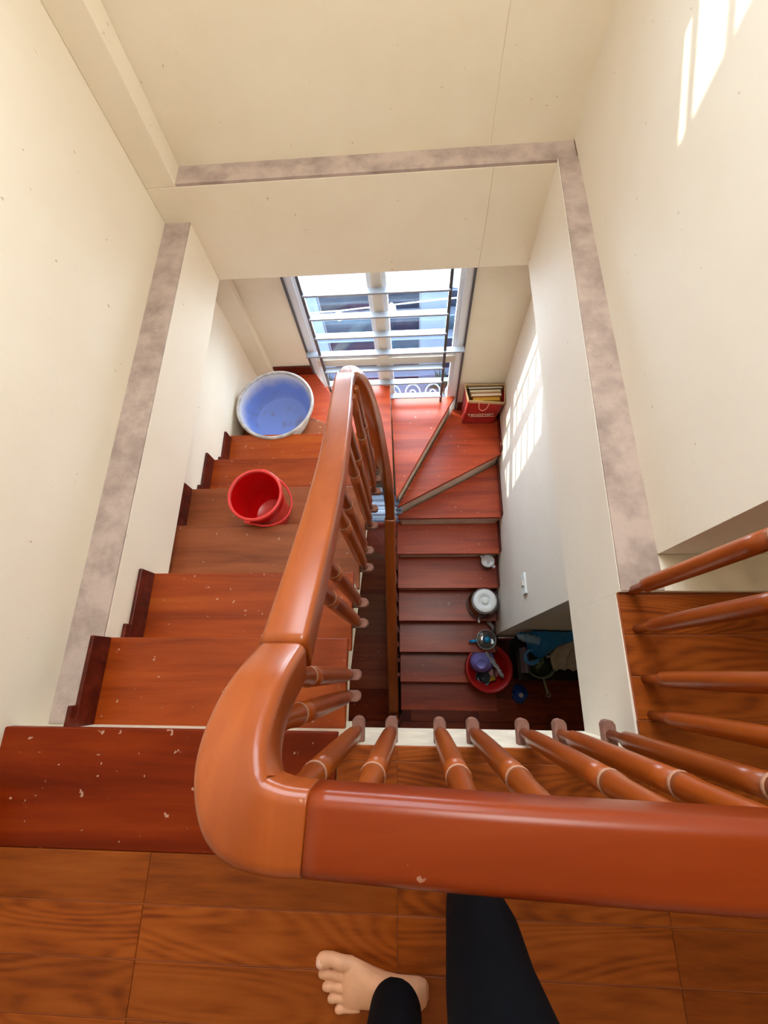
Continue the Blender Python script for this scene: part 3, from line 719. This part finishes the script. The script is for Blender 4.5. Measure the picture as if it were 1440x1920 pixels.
# basin
BAS, nt, b = newmat('basin_plastic')
def _basin():
    L = nt.links.new
    tc = N(nt, 'ShaderNodeTexCoord'); sp = N(nt, 'ShaderNodeSeparateXYZ'); L(tc.outputs['Object'], sp.inputs[0])
    nz = N(nt, 'ShaderNodeTexNoise'); nz.inputs['Scale'].default_value = 9; nz.inputs['Detail'].default_value = 6; L(tc.outputs['Object'], nz.inputs['Vector'])
    ad = N(nt, 'ShaderNodeMath', operation='MULTIPLY_ADD'); ad.inputs[1].default_value = .09; L(nz.outputs['Fac'], ad.inputs[0]); L(sp.outputs['Z'], ad.inputs[2])
    mr = N(nt, 'ShaderNodeMapRange'); mr.inputs['From Min'].default_value = .15; mr.inputs['From Max'].default_value = .225; L(ad.outputs[0], mr.inputs['Value'])
    mx = N(nt, 'ShaderNodeMix', data_type='RGBA'); mx.inputs[6].default_value = rgb(118, 144, 214); mx.inputs[7].default_value = rgb(200, 200, 206); L(mr.outputs[0], mx.inputs[0])
    n2 = N(nt, 'ShaderNodeTexNoise'); n2.inputs['Scale'].default_value = 13; n2.inputs['Detail'].default_value = 7; L(tc.outputs['Object'], n2.inputs['Vector'])
    r2 = ramp(nt, [(0.56, (0, 0, 0, 1)), (0.68, (1, 1, 1, 1))]); L(n2.outputs['Fac'], r2.inputs[0])
    m2 = N(nt, 'ShaderNodeMath', operation='MULTIPLY'); m2.inputs[1].default_value = .5; L(r2.outputs[0], m2.inputs[0])
    mx2 = N(nt, 'ShaderNodeMix', data_type='RGBA'); mx2.inputs[7].default_value = rgb(120, 112, 118); L(m2.outputs[0], mx2.inputs[0]); L(mx.outputs[2], mx2.inputs[6]); L(mx2.outputs[2], b.inputs['Base Color'])
    b.inputs['Roughness'].default_value = .45
_basin()
BOUT = plain('basin_outside', rgb(192, 187, 184), 0.5, noise=0.4, nscale=22)
bc = (-.842, 1.545, -7 * RS)
t = empty('basin', bc); tag(t, 'round pale blue plastic basin with a worn white rim on the winder steps', 'basin')
mb = openpot([(.150, 0), (.165, .004), (.190, .06), (.214, .135), (.226, .180)], [(.2265, .181), (.2235, .180), (.211, .135), (.187, .06), (.163, .014), (.155, .010), (.03, .009), (.001, .009)], bc, 56)
for k in range(len(mb.f)):
    pass
part('bowl', mb, BAS, t)
mb = MB(); mb.lathe([(.226, .168), (.236, .170), (.242, .178), (.241, .188), (.235, .192), (.228, .192), (.224, .187), (.223, .178)], bc, 56); mb.f = mb.f[:-2]; mb.m = mb.m[:-2]; mb.sm = mb.sm[:-2]; part('rim', mb, BOUT, t, label='thick worn white rim')
mb = MB(); mb.lathe([(.1675, .006), (.1925, .06), (.2165, .135), (.2285, .170)], bc, 56); mb.f = mb.f[:-2]; mb.m = mb.m[:-2]; mb.sm = mb.sm[:-2]; part('outer_wall', mb, BOUT, t, label='dirty greyish white outside of the basin')
mb = MB(); mb.box(bc[0] - .04, bc[1] - .244, bc[2] + .150, bc[0] + .04, bc[1] - .226, bc[2] + .178); part('grip', mb, BOUT, t, .006)
# bucket
RED = plain('red_plastic', rgb(206, 12, 16), 0.3, noise=0.05, nscale=8)
RED2 = plain('red_plastic_rim', rgb(222, 58, 58), 0.3)
bk = (-.668, .700, -4 * RS)
t = empty('bucket', bk); tag(t, 'bright red plastic bucket standing on the fourth step of the left flight', 'bucket')
prof = [(.088, 0), (.094, .004), (.105, .10), (.113, .165)]
for q in range(5): prof += [(.114 + q * .002, .170 + q * .012), (.118 + q * .002, .175 + q * .012), (.114 + q * .002, .180 + q * .012)]
prof = [(a_ * .88, b_ * 1.08) for a_, b_ in prof]
mb = openpot(prof + [(.111, .257)], [(.107, .259), (.105, .25), (.090, .10), (.079, .010), (.074, .006), (.01, .006), (.001, .006)], bk, 48); part('bucket_body', mb, RED, t)
mb = MB(); mb.lathe([(.106, .251), (.114, .249), (.118, .255), (.117, .264), (.112, .267), (.106, .265)], bk, 48); mb.f = mb.f[:-2]; mb.m = mb.m[:-2]; mb.sm = mb.sm[:-2]; part('rim', mb, RED2, t)
base = Vector(bk); ang = math.radians(-18)
mb = MB(); hp = []
for k in range(17):
    a = math.pi * k / 16; u = Vector((math.cos(ang - math.pi / 2 + a + .1), math.sin(ang - math.pi / 2 + a + .1), 0))
    hp.append(base + u * (.115 + .016 * math.sin(a)) + Vector((0, 0, .238 - .085 * math.sin(a))))
mb.tube(hp, .0045, 8); part('handle', mb, RED2, t)
for k in (0, -1):
    d = (hp[k] - base); d.z = 0; d.normalize(); mb = MB(); mb.obox(base + d * .116 + Vector((0, 0, .238)), d, (-d.y, d.x, 0), (0, 0, 1), .008, .013, .016); part('handle_lug', mb, RED2, t, .003)
# paper shopping bag with books
PAP = plain('red_bag_paper', rgb(176, 34, 28), 0.45, noise=0.3, nscale=10, bump=0.5)
TANP = plain('tan_bag_lining', rgb(208, 176, 130), 0.7, noise=0.15, nscale=20)
PRINT = plain('bag_print', rgb(232, 206, 180), 0.6)
zt11 = -11 * RS
t = empty('shopping_bag', (.55, 1.955, zt11)); tag(t, 'red paper shopping bag full of books in the corner right of the window', 'bag')
# four corners bottom and top (world)
B = [Vector((.405, 1.900, zt11)), Vector((.645, 1.895, zt11)), Vector((.655, 2.015, zt11)), Vector((.400, 2.018, zt11))]
Tp = [Vector((.420, 1.895, zt11 + .335)), Vector((.685, 1.885, zt11 + .315)), Vector((.690, 2.020, zt11 + .345)), Vector((.395, 2.022, zt11 + .355))]
def wallgrid(a, b, c, d, nx=10, nz=12, amp=.006, seed=1, out=Vector((0, -1, 0))):
    rnd = random.Random(seed); g = []
    for j in range(nz + 1):
        for i in range(nx + 1):
            u, v = i / nx, j / nz; p = a * (1 - u) * (1 - v) + b * u * (1 - v) + c * u * v + d * (1 - u) * v
            k = math.sin(math.pi * u) * math.sin(math.pi * v) if v < 1 else 0
            g.append(p + out * (k * .010 + rnd.uniform(-amp, amp) * k))
    fs = [(j * (nx + 1) + i, j * (nx + 1) + i + 1, (j + 1) * (nx + 1) + i + 1, (j + 1) * (nx + 1) + i) for j in range(nz) for i in range(nx)]
    return g, fs
def bagpart(idx, seed, out, nm):
    i, j = idx; g, fs = wallgrid(B[i], B[j], Tp[j], Tp[i], seed=seed, out=out)
    mb = MB(); mb.add(g, fs, 0, True); o = part(nm, mb, PAP, t); s = o.modifiers.new('thick', 'SOLIDIFY'); s.thickness = .0015; s.offset = 0
    return o
bagpart((0, 1), 3, Vector((0, -1, 0)), 'front_panel'); bagpart((1, 2), 4, Vector((-1, 0, 0)), 'side_panel'); bagpart((2, 3), 5, Vector((0, -.3, 0)), 'back_panel'); bagpart((3, 0), 6, Vector((1, 0, 0)), 'side_panel')
mb = MB(); mb.add([B[0] + Vector((0, 0, .002)), B[1] + Vector((0, 0, .002)), B[2] + Vector((0, 0, .002)), B[3] + Vector((0, 0, .002))] + B, [(0, 1, 2, 3), (7, 6, 5, 4)]); part('bottom_panel', mb, PAP, t)
mb = MB()                                       # folded tan edge
for i in range(4):
    a, c = Tp[i], Tp[(i + 1) % 4]; n_ = (c - a).cross(Vector((0, 0, 1))).normalized(); mid = (B[0] + B[2]) / 2
    if n_.dot((a + c) / 2 - (Tp[0] + Tp[2]) / 2) < 0: n_ = -n_
    q = [a + n_ * .003, c + n_ * .003, c + n_ * .003 - Vector((0, 0, .026)), a + n_ * .003 - Vector((0, 0, .026)), a - n_ * .003, c - n_ * .003, c - n_ * .003 - Vector((0, 0, .05)), a - n_ * .003 - Vector((0, 0, .05))]
    mb.add(q, [(0, 1, 2, 3), (7, 6, 5, 4), (0, 4, 5, 1)])
part('folded_edge', mb, TANP, t)
hx = [(.497, 0), (.500, -.05), (.512, -.085), (.532, -.10), (.553, -.085), (.566, -.05), (.572, -.005)]
mb = MB(); mb.tube([(x, 1.888 - .010 * (k in (1, 2, 3, 4, 5)), zt11 + .318 + z) for k, (x, z) in enumerate(hx)], .0035, 8); part('handle', mb, plain('pink_cord', rgb(236, 150, 130), 0.7), t)
def text(body, loc, size, mat, parent, rot=(math.radians(90), 0, 0), name='lettering', ext=.0006):
    cu = bpy.data.curves.new(name, 'FONT'); cu.body = body; cu.size = size; cu.extrude = ext; cu.align_x = 'CENTER'; cu.resolution_u = 3
    tmp = bpy.data.objects.new('tmp', cu); COL.objects.link(tmp); bpy.context.view_layer.update()
    me = bpy.data.meshes.new_from_object(tmp.evaluated_get(bpy.context.evaluated_depsgraph_get())); bpy.data.objects.remove(tmp)
    me.name = name; me.materials.clear(); me.materials.append(mat)
    o = bpy.data.objects.new(name, me); COL.objects.link(o); o.parent = parent; o.location = Vector(loc) - wloc(parent); o.rotation_euler = rot
    return o
text('TENDMO', (.515, 1.876, zt11 + .150), .042, PRINT, t); text('OM', (.600, 1.876, zt11 + .158), .032, PRINT, t)
mb = MB(); mb.box(.450, 1.8755, zt11 + .138, .635, 1.877, zt11 + .142); part('printed_line', mb, PRINT, t)
BOOKC = [rgb(196, 150, 50), rgb(180, 110, 70), rgb(214, 196, 160), rgb(96, 88, 74)]
BL = ['mustard covered book nearest the front of the red bag', 'brown book behind the mustard one in the red bag', 'thin cream book standing in the red bag', 'dark olive folder at the back of the red bag']
PAGE = plain('book_pages', rgb(226, 214, 190), 0.8)
for k, (y0, y1, x0, x1, hh) in enumerate([(1.906, 1.934, .455, .655, .315), (1.938, 1.966, .440, .668, .322), (1.969, 1.984, .430, .660, .335), (1.988, 2.006, .420, .672, .345)]):
    bo = empty('book', ((x0 + x1) / 2, (y0 + y1) / 2, zt11 + .006)); tag(bo, BL[k], 'book', 'books in the red paper bag')
    z0 = zt11 + .006; cm = plain('book_cover_%s' % 'abcd'[k], BOOKC[k], 0.5)
    mb = MB(); mb.box(x0, y0, z0, x1, y0 + .003, z0 + hh - .006); mb.box(x0, y1 - .003, z0, x1, y1, z0 + hh - .006); mb.box(x0, y0, z0, x0 + .003, y1, z0 + hh - .006); part('cover', mb, cm, bo)
    mb = MB(); mb.box(x0 + .004, y0 + .003, z0 + .003, x1 - .005, y1 - .003, z0 + hh - .010); part('pages', mb, PAGE if k != 0 else cm, bo)
# glass jars and jugs on the right flight
JG = glassy('jar_glass', (0.86, 0.88, 0.9, 1), 0.16, 0.05)
WH = plain('white_lid', rgb(236, 240, 240), 0.4)
def jar_shell(c, r, h, wall=.004, name='glass_body', parent=None, neck=None, mat=None):
    prof = [(r * .92, 0), (r, .01), (r, h * .85), (neck or r * .95, h)]
    inner = [((neck or r * .95) - wall, h), (r - wall, h * .84), (r - wall, .012), (r * .88, .008), (.001, .008)]
    return part(name, openpot(prof, inner, c, 36), mat or JG, parent)
z15, z14, z16 = -15 * RS, -14 * RS, -16 * RS
c = (.562, .545, z15); t = empty('glass_jar', c); tag(t, 'large glass jar with a flat round white lid on a right-hand step', 'jar')
jar_shell(c, .122, .225, neck=.098, parent=t)
mb = MB(); mb.lathe([(.10, .008), (.114, .012), (.118, .09), (.001, .09)], c, 32); part('contents', mb, plain('amber_liquor', rgb(120, 70, 32), 0.2), t, label='amber contents')
mb = MB(); mb.lathe([(.088, .222), (.093, .226), (.093, .242), (.088, .248), (.040, .248), (.038, .240), (.030, .240), (.028, .256), (.023, .259), (.001, .259)], c, 40); part('lid', mb, WH, t, label='flat white lid with a round knob')
mb = MB(); ring = [(c[0] + .100 * math.cos(a * .2618), c[1] + .100 * math.sin(a * .2618), c[2] + .224) for a in range(24)]; mb.tube(ring, .003, 8, closed=True); mb.tube([(c[0] + .120 * math.cos(a * .2618), c[1] + .120 * math.sin(a * .2618), c[2] + .02) for a in range(24)], .003, 8, closed=True); part('glass_lip', mb, plain('grey_glass_edge', rgb(170, 160, 160), .2), t)
mb = MB(); mb.lathe([(.008, 0), (.010, .012), (.010, .03), (.004, .034)], (c[0] - .03, c[1] - .145, c[2] + .03), 12); mb.obox((c[0] - .03, c[1] - .132, c[2] + .04), (1, 0, 0), (0, 1, 0), (0, 0, 1), .006, .016, .006); part('spout', mb, WH, t)
c = (.600, .860, z14); t = empty('storage_jar', c); tag(t, 'small clear storage jar with a clip lid, topmost jar on the right flight', 'jar')
jar_shell(c, .052, .105, parent=t)
mb = MB(); mb.lathe([(.050, .105), (.054, .108), (.054, .122), (.040, .128), (.038, .118), (.012, .117), (.010, .128), (.001, .129)], c, 28); part('lid', mb, plain('clear_lid_plastic', rgb(206, 204, 206), 0.2), t)
mb = MB(); mb.obox((c[0] + .045, c[1] - .045, c[2] + .105), (1, -1, 0), (1, 1, 0), (0, 0, 1), .012, .012, .012); mb.obox((c[0] - .048, c[1] + .035, c[2] + .11), (1, -1, 0), (1, 1, 0), (0, 0, 1), .010, .008, .010); part('clip', mb, plain('grey_clip', rgb(190, 190, 194), 0.3), t, .002)
mb = MB(); mb.lathe([(.040, .01), (.046, .012), (.046, .055), (.001, .056)], c, 24); part('contents', mb, plain('brown_spice', rgb(104, 58, 48), 0.8), t)
c = (.598, .262, z16); t = empty('glass_jug', c); tag(t, 'clear glass jug with a bright blue handle and blue lid knob', 'jug')
jar_shell(c, .075, .125, parent=t)
BLU = plain('bright_blue_plastic', rgb(20, 152, 214), 0.3)
mb = MB(); mb.lathe([(.072, .125), (.078, .127), (.080, .134), (.070, .138), (.030, .142), (.018, .142), (.001, .142)], c, 36); part('lid', mb, glassy('lid_glass', (.62, .66, .68, 1), .18, .08), t)
mb = MB(); mb.tube([(c[0] + .079 * math.cos(a * .2618), c[1] + .079 * math.sin(a * .2618), c[2] + .132) for a in range(24)], .0035, 8, closed=True); part('lid_ring', mb, plain('steel_ring', rgb(190, 192, 196), 0.25, 0.6), t)
mb = MB(); mb.lathe([(.018, .142), (.024, .150), (.026, .165), (.018, .174), (.001, .176)], c, 20); part('lid_knob', mb, BLU, t)
mb = MB(); mb.tube([(c[0] - .074, c[1] - .008, c[2] + .115), (c[0] - .112, c[1] - .012, c[2] + .122), (c[0] - .128, c[1] - .014, c[2] + .095), (c[0] - .122, c[1] - .013, c[2] + .045), (c[0] - .078, c[1] - .010, c[2] + .028)], [.012, .013, .013, .012, .010], 12); part('handle', mb, BLU, t)
# crumpled clear scrap by the wall
def crumple(c, sx, sy, sz, n=12, seed=2, jit=.35):
    rnd = random.Random(seed); mb = MB(); vs = []; m = n
    for j in range(n + 1):
        for i in range(m):
            th = math.pi * j / n; ph = 2 * math.pi * i / m; k = 1 + rnd.uniform(-jit, jit) * math.sin(th)
            vs.append((c[0] + sx * k * math.sin(th) * math.cos(ph), c[1] + sy * k * math.sin(th) * math.sin(ph), c[2] + sz * (1 - math.cos(th) * k) / 1))
    fs = [(j * m + i, j * m + (i + 1) % m, (j + 1) * m + (i + 1) % m, (j + 1) * m + i) for j in range(n) for i in range(m)]
    mb.add(vs, fs, 0, False); return mb
CLR = film('clear_plastic_film', rgb(206, 206, 210), .75, .25)
mb = MB(); rnd = random.Random(5)
mb.tube([(.655, .445, z16 + .006), (.64, .41, z16 + .05), (.665, .375, z16 + .07), (.675, .335, z16 + .03)], [.012, .022, .016, .008], 7)
o = part('plastic_wrapper', mb, CLR, None, origin=(.66, .40, z16)); tag(o, 'crumpled pale plastic wrapper on the step beside the wall', 'wrapper')
# red tub with dishes
z17 = -17 * RS
tc_ = (.628, .035, z17); t = empty('wash_tub', tc_); tag(t, 'dark red plastic tub holding dishes near the foot of the right flight', 'tub')
TUB = plain('dark_red_plastic', rgb(172, 24, 22), 0.35)
mb = openpot([(.112, 0), (.120, .004), (.160, .09), (.190, .16)], [(.185, .160), (.154, .09), (.114, .012), (.105, .008), (.001, .008)], tc_, 48); part('bowl', mb, TUB, t)
mb = MB(); mb.lathe([(.186, .155), (.196, .156), (.201, .163), (.198, .170), (.186, .171)], tc_, 48); mb.f = mb.f[:-2]; mb.m = mb.m[:-2]; mb.sm = mb.sm[:-2]; part('rim', mb, TUB, t)
PUR = plain('lilac_plastic', rgb(142, 138, 220), 0.25)
c = Vector((.560, .070, z17 + .095)); rt = Matrix.Rotation(math.radians(200), 3, 'X') @ Matrix.Rotation(math.radians(8), 3, 'Y')
mb = MB(); mb.lathe([(q * 1.12, z * 1.12) for q, z in [(.001, 0), (.034, 0), (.036, -.006), (.040, .004), (.066, .022), (.086, .055), (.094, .085), (.100, .086), (.099, .090), (.091, .088), (.082, .056), (.062, .026), (.001, .006)]], c + Vector((0, -.00, .09)), 36, rot=rt)
o = part('bowl', mb, PUR, None, origin=c); tag(o, 'glossy lilac bowl turned upside down in the dark red tub', 'bowl')
c = Vector((.585, -.045, z17 + .012)); mb = MB(); mb.lathe([(.03, 0), (.05, .02), (.066, .055), (.063, .056), (.046, .022), (.001, .008)], c, 28); o = part('bowl', mb, plain('dark_green_plastic', rgb(36, 54, 56), 0.3), None, origin=c); tag(o, 'dark green bowl half under the lilac bowl in the red tub', 'bowl')
c = Vector((.660, -.055, z17 + .05)); mb = MB(); mb.prism([(.635, -.075), (.690, -.060), (.685, -.020), (.650, -.030)], 2, z17 + .05, z17 + .072); o = part('sponge', mb, plain('yellow_sponge', rgb(166, 132, 34), 0.9, noise=.3, nscale=90), None, .004, origin=c); tag(o, 'small yellow sponge among the dishes in the red tub', 'sponge')
mb = MB()
rnd = random.Random(31)
for q in range(5):
    mb.tube([(.610 + .135 * t_ / 9 + rnd.uniform(-.010, .010), .165 - .195 * t_ / 9 + rnd.uniform(-.010, .010), z17 + .185 - .05 * t_ / 9 + rnd.uniform(-.012, .012)) for t_ in range(10)], [rnd.uniform(.004, .014) for _ in range(10)], 5)
o = part('plastic_wrapper', mb, CLR, None, origin=(.66, .08, z17 + .12)); tag(o, 'long twisted clear plastic wrapper lying across the red tub', 'wrapper')
c = Vector((.578, -.115, z17 + .055)); mb = MB(); mb.obox(c, (1, .4, 0), (-.4, 1, 0), (0, 0, 1), .016, .011, .008); o = part('soap', mb, plain('white_soap', rgb(222, 214, 210), .5), None, .003, origin=c); tag(o, 'little white bar of soap at the front of the red tub', 'soap')
mb = MB(); mb.tube([(.535, -.04, z17 + .09), (.548, -.075, z17 + .08), (.562, -.10, z17 + .072)], [.003, .003, .008], 8); o = part('spoon', mb, plain('steel', rgb(190, 190, 190), .25, .8), None, origin=(.55, -.07, z17 + .08)); tag(o, 'small steel spoon leaning inside the red tub', 'spoon')
# low dark cabinet with clutter, right of the stair foot
DK = wood('dark_cabinet_wood', rgb(24, 14, 10), rgb(36, 22, 16), rgb(48, 30, 22), (1, 10, 10), .45, .2)
zc = -2.82
t = empty('cabinet', (1.05, .12, -ST)); tag(t, 'low dark cabinet at the foot of the stairs below the wall corner', 'cabinet')
mb = MB(); mb.box(.86, -.06, zc - .022, 1.55, .30, zc); part('cabinet_top', mb, DK, t, .003)
mb = MB(); mb.box(.88, -.035, -ST, 1.53, .295, zc - .022); part('body', mb, DK, t, .003)
for x in (.89, 1.215):
    mb = MB(); mb.box(x, -.050, -ST + .03, x + .315, -.036, zc - .03); d = part('door', mb, DK, t, .003)
    mb = MB(); mb.lathe([(.008, 0), (.012, .01), (.001, .016)], (x + .28, -.056, zc - .15), 12); part('knob', mb, BARM, d)
PG = plain('pale_green_enamel', rgb(140, 146, 116), 0.35, noise=.2, nscale=20)
c = (1.035, .085, zc); t = empty('saucepan', c); tag(t, 'pale green saucepan of leaves with its long handle over the cabinet edge', 'saucepan')
mb = openpot([(.098, 0), (.108, .004), (.122, .05), (.128, .078)], [(.124, .079), (.118, .05), (.103, .010), (.001, .008)], c, 40); part('pan_body', mb, PG, t)
mb = MB(); mb.tube([(c[0] + .127 * math.cos(a * .2618), c[1] + .127 * math.sin(a * .2618), c[2] + .079) for a in range(24)], .004, 8, closed=True); part('rim', mb, PG, t)
mb = MB(); mb.tube([(c[0] + .01, c[1] - .125, c[2] + .070), (c[0] + .018, c[1] - .18, c[2] + .085), (c[0] + .028, c[1] - .235, c[2] + .095)], [.010, .009, .010], 10)
mb.tube([(c[0] + .031 + .014 * math.cos(a * .5236), c[1] - .250 + .018 * math.sin(a * .5236), c[2] + .097) for a in range(12)], .004, 6, closed=True); part('handle', mb, PG, t)
mb = MB(); mb.tube([(c[0] + .11, c[1] - .05, c[2] + .072), (c[0] + .165, c[1] - .055, c[2] + .078), (c[0] + .155, c[1] - .015, c[2] + .078), (c[0] + .125, c[1] - .005, c[2] + .072)], .005, 8); part('side_handle', mb, PG, t)
GL = plain('green_leaf', rgb(128, 138, 96), .6)
rnd = random.Random(9)
for k in range(14):
    a = rnd.uniform(0, 6.28); rr_ = rnd.uniform(.01, .06); L = rnd.uniform(.04, .07); th = rnd.uniform(0, 6.28)
    o_ = Vector((c[0] + rr_ * math.cos(a), c[1] + rr_ * math.sin(a), c[2] + .045 + rnd.uniform(0, .03))); d = Vector((math.cos(th), math.sin(th), rnd.uniform(-.2, .5))).normalized() * L * .5; s_ = Vector((-math.sin(th), math.cos(th), 0)) * L * .22
    mb = MB(); mb.add([o_ - d, o_ - d * .2 + s_, o_ + d * .5 + s_ * .7, o_ + d, o_ + d * .5 - s_ * .7, o_ - d * .2 - s_, o_ + Vector((0, 0, -.006))], [(0, 6, 1), (1, 6, 2), (2, 6, 3), (3, 6, 4), (4, 6, 5), (5, 6, 0)])
    part('leaf', mb, GL, t)
mb = MB(); mb.lathe([(.094, .008), (.112, .045), (.001, .048)], c, 24); part('leafy_filling', mb, plain('boiled_greens', rgb(70, 84, 62), .5, noise=.5, nscale=60, bump=.6), t, kind='stuff')
# blue plastic carrier bag slumped over the cabinet
BB = film('blue_carrier_film', rgb(40, 140, 204), .9, .22)
def cloth(name, pts, mat, label, cat, th=.002, nx=14, ny=14, fold=.02, seed=1, freq=5):
    """draped sheet through a grid of world control points (rows x cols)"""
    rows, cols = len(pts), len(pts[0]); rnd = random.Random(seed); ph = [rnd.uniform(0, 6) for _ in range(4)]
    def cr(a, b, c_, d, t_): return .5 * ((2 * b) + (c_ - a) * t_ + (2 * a - 5 * b + 4 * c_ - d) * t_ * t_ + (3 * b - a - 3 * c_ + d) * t_ ** 3)
    P = [[Vector(p) for p in r] for r in pts]
    def row(r, u):
        x = u * (cols - 1); i = min(int(x), cols - 2); return cr(P[r][max(i - 1, 0)], P[r][i], P[r][i + 1], P[r][min(i + 2, cols - 1)], x - i)
    vs = []
    for j in range(ny + 1):
        y = j / ny * (rows - 1); i = min(int(y), rows - 2)
        for k in range(nx + 1):
            u = k / nx; p = cr(row(max(i - 1, 0), u), row(i, u), row(i + 1, u), row(min(i + 2, rows - 1), u), y - i)
            p = p + Vector((0, 0, 1)) * fold * (math.sin(freq * u * 6.28 + ph[0] + 1.3 * math.sin(3 * j / ny + ph[1])) * .5 + .5) + Vector((0, 1, 0)) * fold * .4 * math.sin(freq * 1.7 * u * 6.28 + ph[2])
            vs.append(p)
    fs = [(j * (nx + 1) + k, j * (nx + 1) + k + 1, (j + 1) * (nx + 1) + k + 1, (j + 1) * (nx + 1) + k) for j in range(ny) for k in range(nx)]
    mb = MB(); mb.add(vs, fs, 0, True); o = part(name, mb, mat, None, origin=pts[-1][0]); s = o.modifiers.new('thick', 'SOLIDIFY'); s.thickness = th
    if label: tag(o, label, cat)
    return o
ZB = zc
t = empty('carrier_bag', (1.0, .24, zc)); tag(t, 'blue plastic carrier bag slumped across the dark cabinet beside the wall corner', 'bag')
o = cloth('bag_body', [[(.765, .285, ZB + .50), (.93, .30, ZB + .50), (1.08, .30, ZB + .46), (1.30, .30, ZB + .40)],
                       [(.785, .245, ZB + .47), (.92, .225, ZB + .46), (1.06, .215, ZB + .42), (1.27, .255, ZB + .34)],
                       [(.86, .225, ZB + .36), (.94, .175, ZB + .34), (1.04, .155, ZB + .30), (1.16, .215, ZB + .24)],
                       [(.91, .185, ZB + .20), (.96, .135, ZB + .18), (1.02, .115, ZB + .16), (1.08, .16, ZB + .12)]], BB, None, None, nx=44, ny=26, fold=.010, freq=3.2)
o.parent = t; o.location = o.location - Vector((1.0, .24, zc))
o = cloth('bag_mouth', [[(.755, .270, ZB + .52), (.82, .275, ZB + .54), (.88, .265, ZB + .54), (.93, .250, ZB + .52)],
                        [(.765, .252, ZB + .53), (.82, .240, ZB + .57), (.88, .235, ZB + .57), (.93, .230, ZB + .53)],
                        [(.785, .238, ZB + .50), (.83, .218, ZB + .52), (.88, .210, ZB + .52), (.93, .205, ZB + .49)]], film('pale_blue_film', rgb(150, 196, 232), .9, .3), None, None, nx=24, ny=14, fold=.014, seed=4, freq=4)
o.parent = t; o.location = o.location - Vector((1.0, .24, zc)); o['label'] = 'pale bunched end of the bag'
mb = MB()
for k, off in enumerate((0, .012, .022)):
    mb.tube([(.965 - off, .165, ZB + .30), (.905 - off * .6, .170, ZB + .29), (.868 + off * .3, .135, ZB + .26), (.875 + off, .085, ZB + .22 + off), (.93, .060 + off, ZB + .20), (.99, .085 + off, ZB + .22)], [.006, .009, .008, .009, .007, .005], 6)
part('bag_handles', mb, film('blue_handle_film', rgb(86, 152, 214), .95, .25), t)
CL = plain('grey_beige_cloth', rgb(190, 174, 152), .9, noise=.15, nscale=30)
cloth('cloth', [[(1.20, .26, ZB + .34), (1.27, .26, ZB + .36), (1.36, .26, ZB + .34)], [(1.10, .14, ZB + .16), (1.22, .15, ZB + .20), (1.34, .15, ZB + .18)], [(1.13, .02, ZB + .06), (1.22, .03, ZB + .08), (1.34, .02, ZB + .05)]], CL, 'grey-beige cloth hanging beside the blue carrier bag', 'cloth', nx=20, ny=16, fold=.02, seed=8, freq=2)
mb = MB(); mb.tube([(1.075, .125, ZB + .115), (1.11, .135, ZB + .125), (1.15, .150, ZB + .13), (1.185, .158, ZB + .125)], [.010, .011, .012, .010], 12); o = part('rolled_tube', mb, plain('ivory_plastic', rgb(206, 192, 168), .5), None, origin=(1.13, .14, ZB + .12)); tag(o, 'short ivory tube lying across the green saucepan rim', 'tube')
# plastic pouch of packets left of the pan
t = empty('packet', (.905, .10, zc)); tag(t, 'upright grey and lilac plastic packet left of the green saucepan', 'packet')
mb = MB(); mb.box(.885, .0, zc, .900, .20, zc + .19); part('sleeve', mb, film('grey_film', rgb(150, 142, 160), .85, .25), t, .004)
mb = MB(); mb.box(.904, .0, zc, .915, .19, zc + .17); mb.box(.919, .01, zc, .926, .20, zc + .16); part('sheet', mb, plain('lilac_sheet', rgb(96, 84, 116), .4), t, .002)
# blue net bundle on the floor
t = empty('bottle', (.92, -.175, -ST)); tag(t, 'small blue plastic bottle with a pale cap on the dark floor beside the red tub', 'bottle')
DB = plain('deep_blue_plastic', rgb(30, 74, 160), .35, noise=.5, nscale=30)
mb = MB(); mb.lathe([(.045, 0), (.055, .01), (.058, .07), (.045, .11), (.020, .13)], (.92, -.185, -ST), 10); part('body', mb, DB, t)
mb = crumple((.925, -.185, -ST + .01), .065, .075, .045, 9, 4, .3); part('blue_wrap', mb, DB, t)
mb = MB(); mb.lathe([(.018, .13), (.020, .145), (.001, .148)], (.92, -.185, -ST), 12); part('cap', mb, plain('pale_cap', rgb(196, 180, 176), .5), t)
# wall switch on the lower right wall
t = empty('wall_switch', (XR + .02, .53, -1.62)); tag(t, 'narrow white wall switch plate on the right wall of the lower stairwell', 'switch')
mb = MB(); mb.box(XR + .012, .465, -1.655, XR + .026, .595, -1.565); part('plate', mb, WH, t, .003)
mb = MB(); mb.box(XR + .006, .515, -1.635, XR + .013, .548, -1.59); part('rocker', mb, RISER, t, .002)
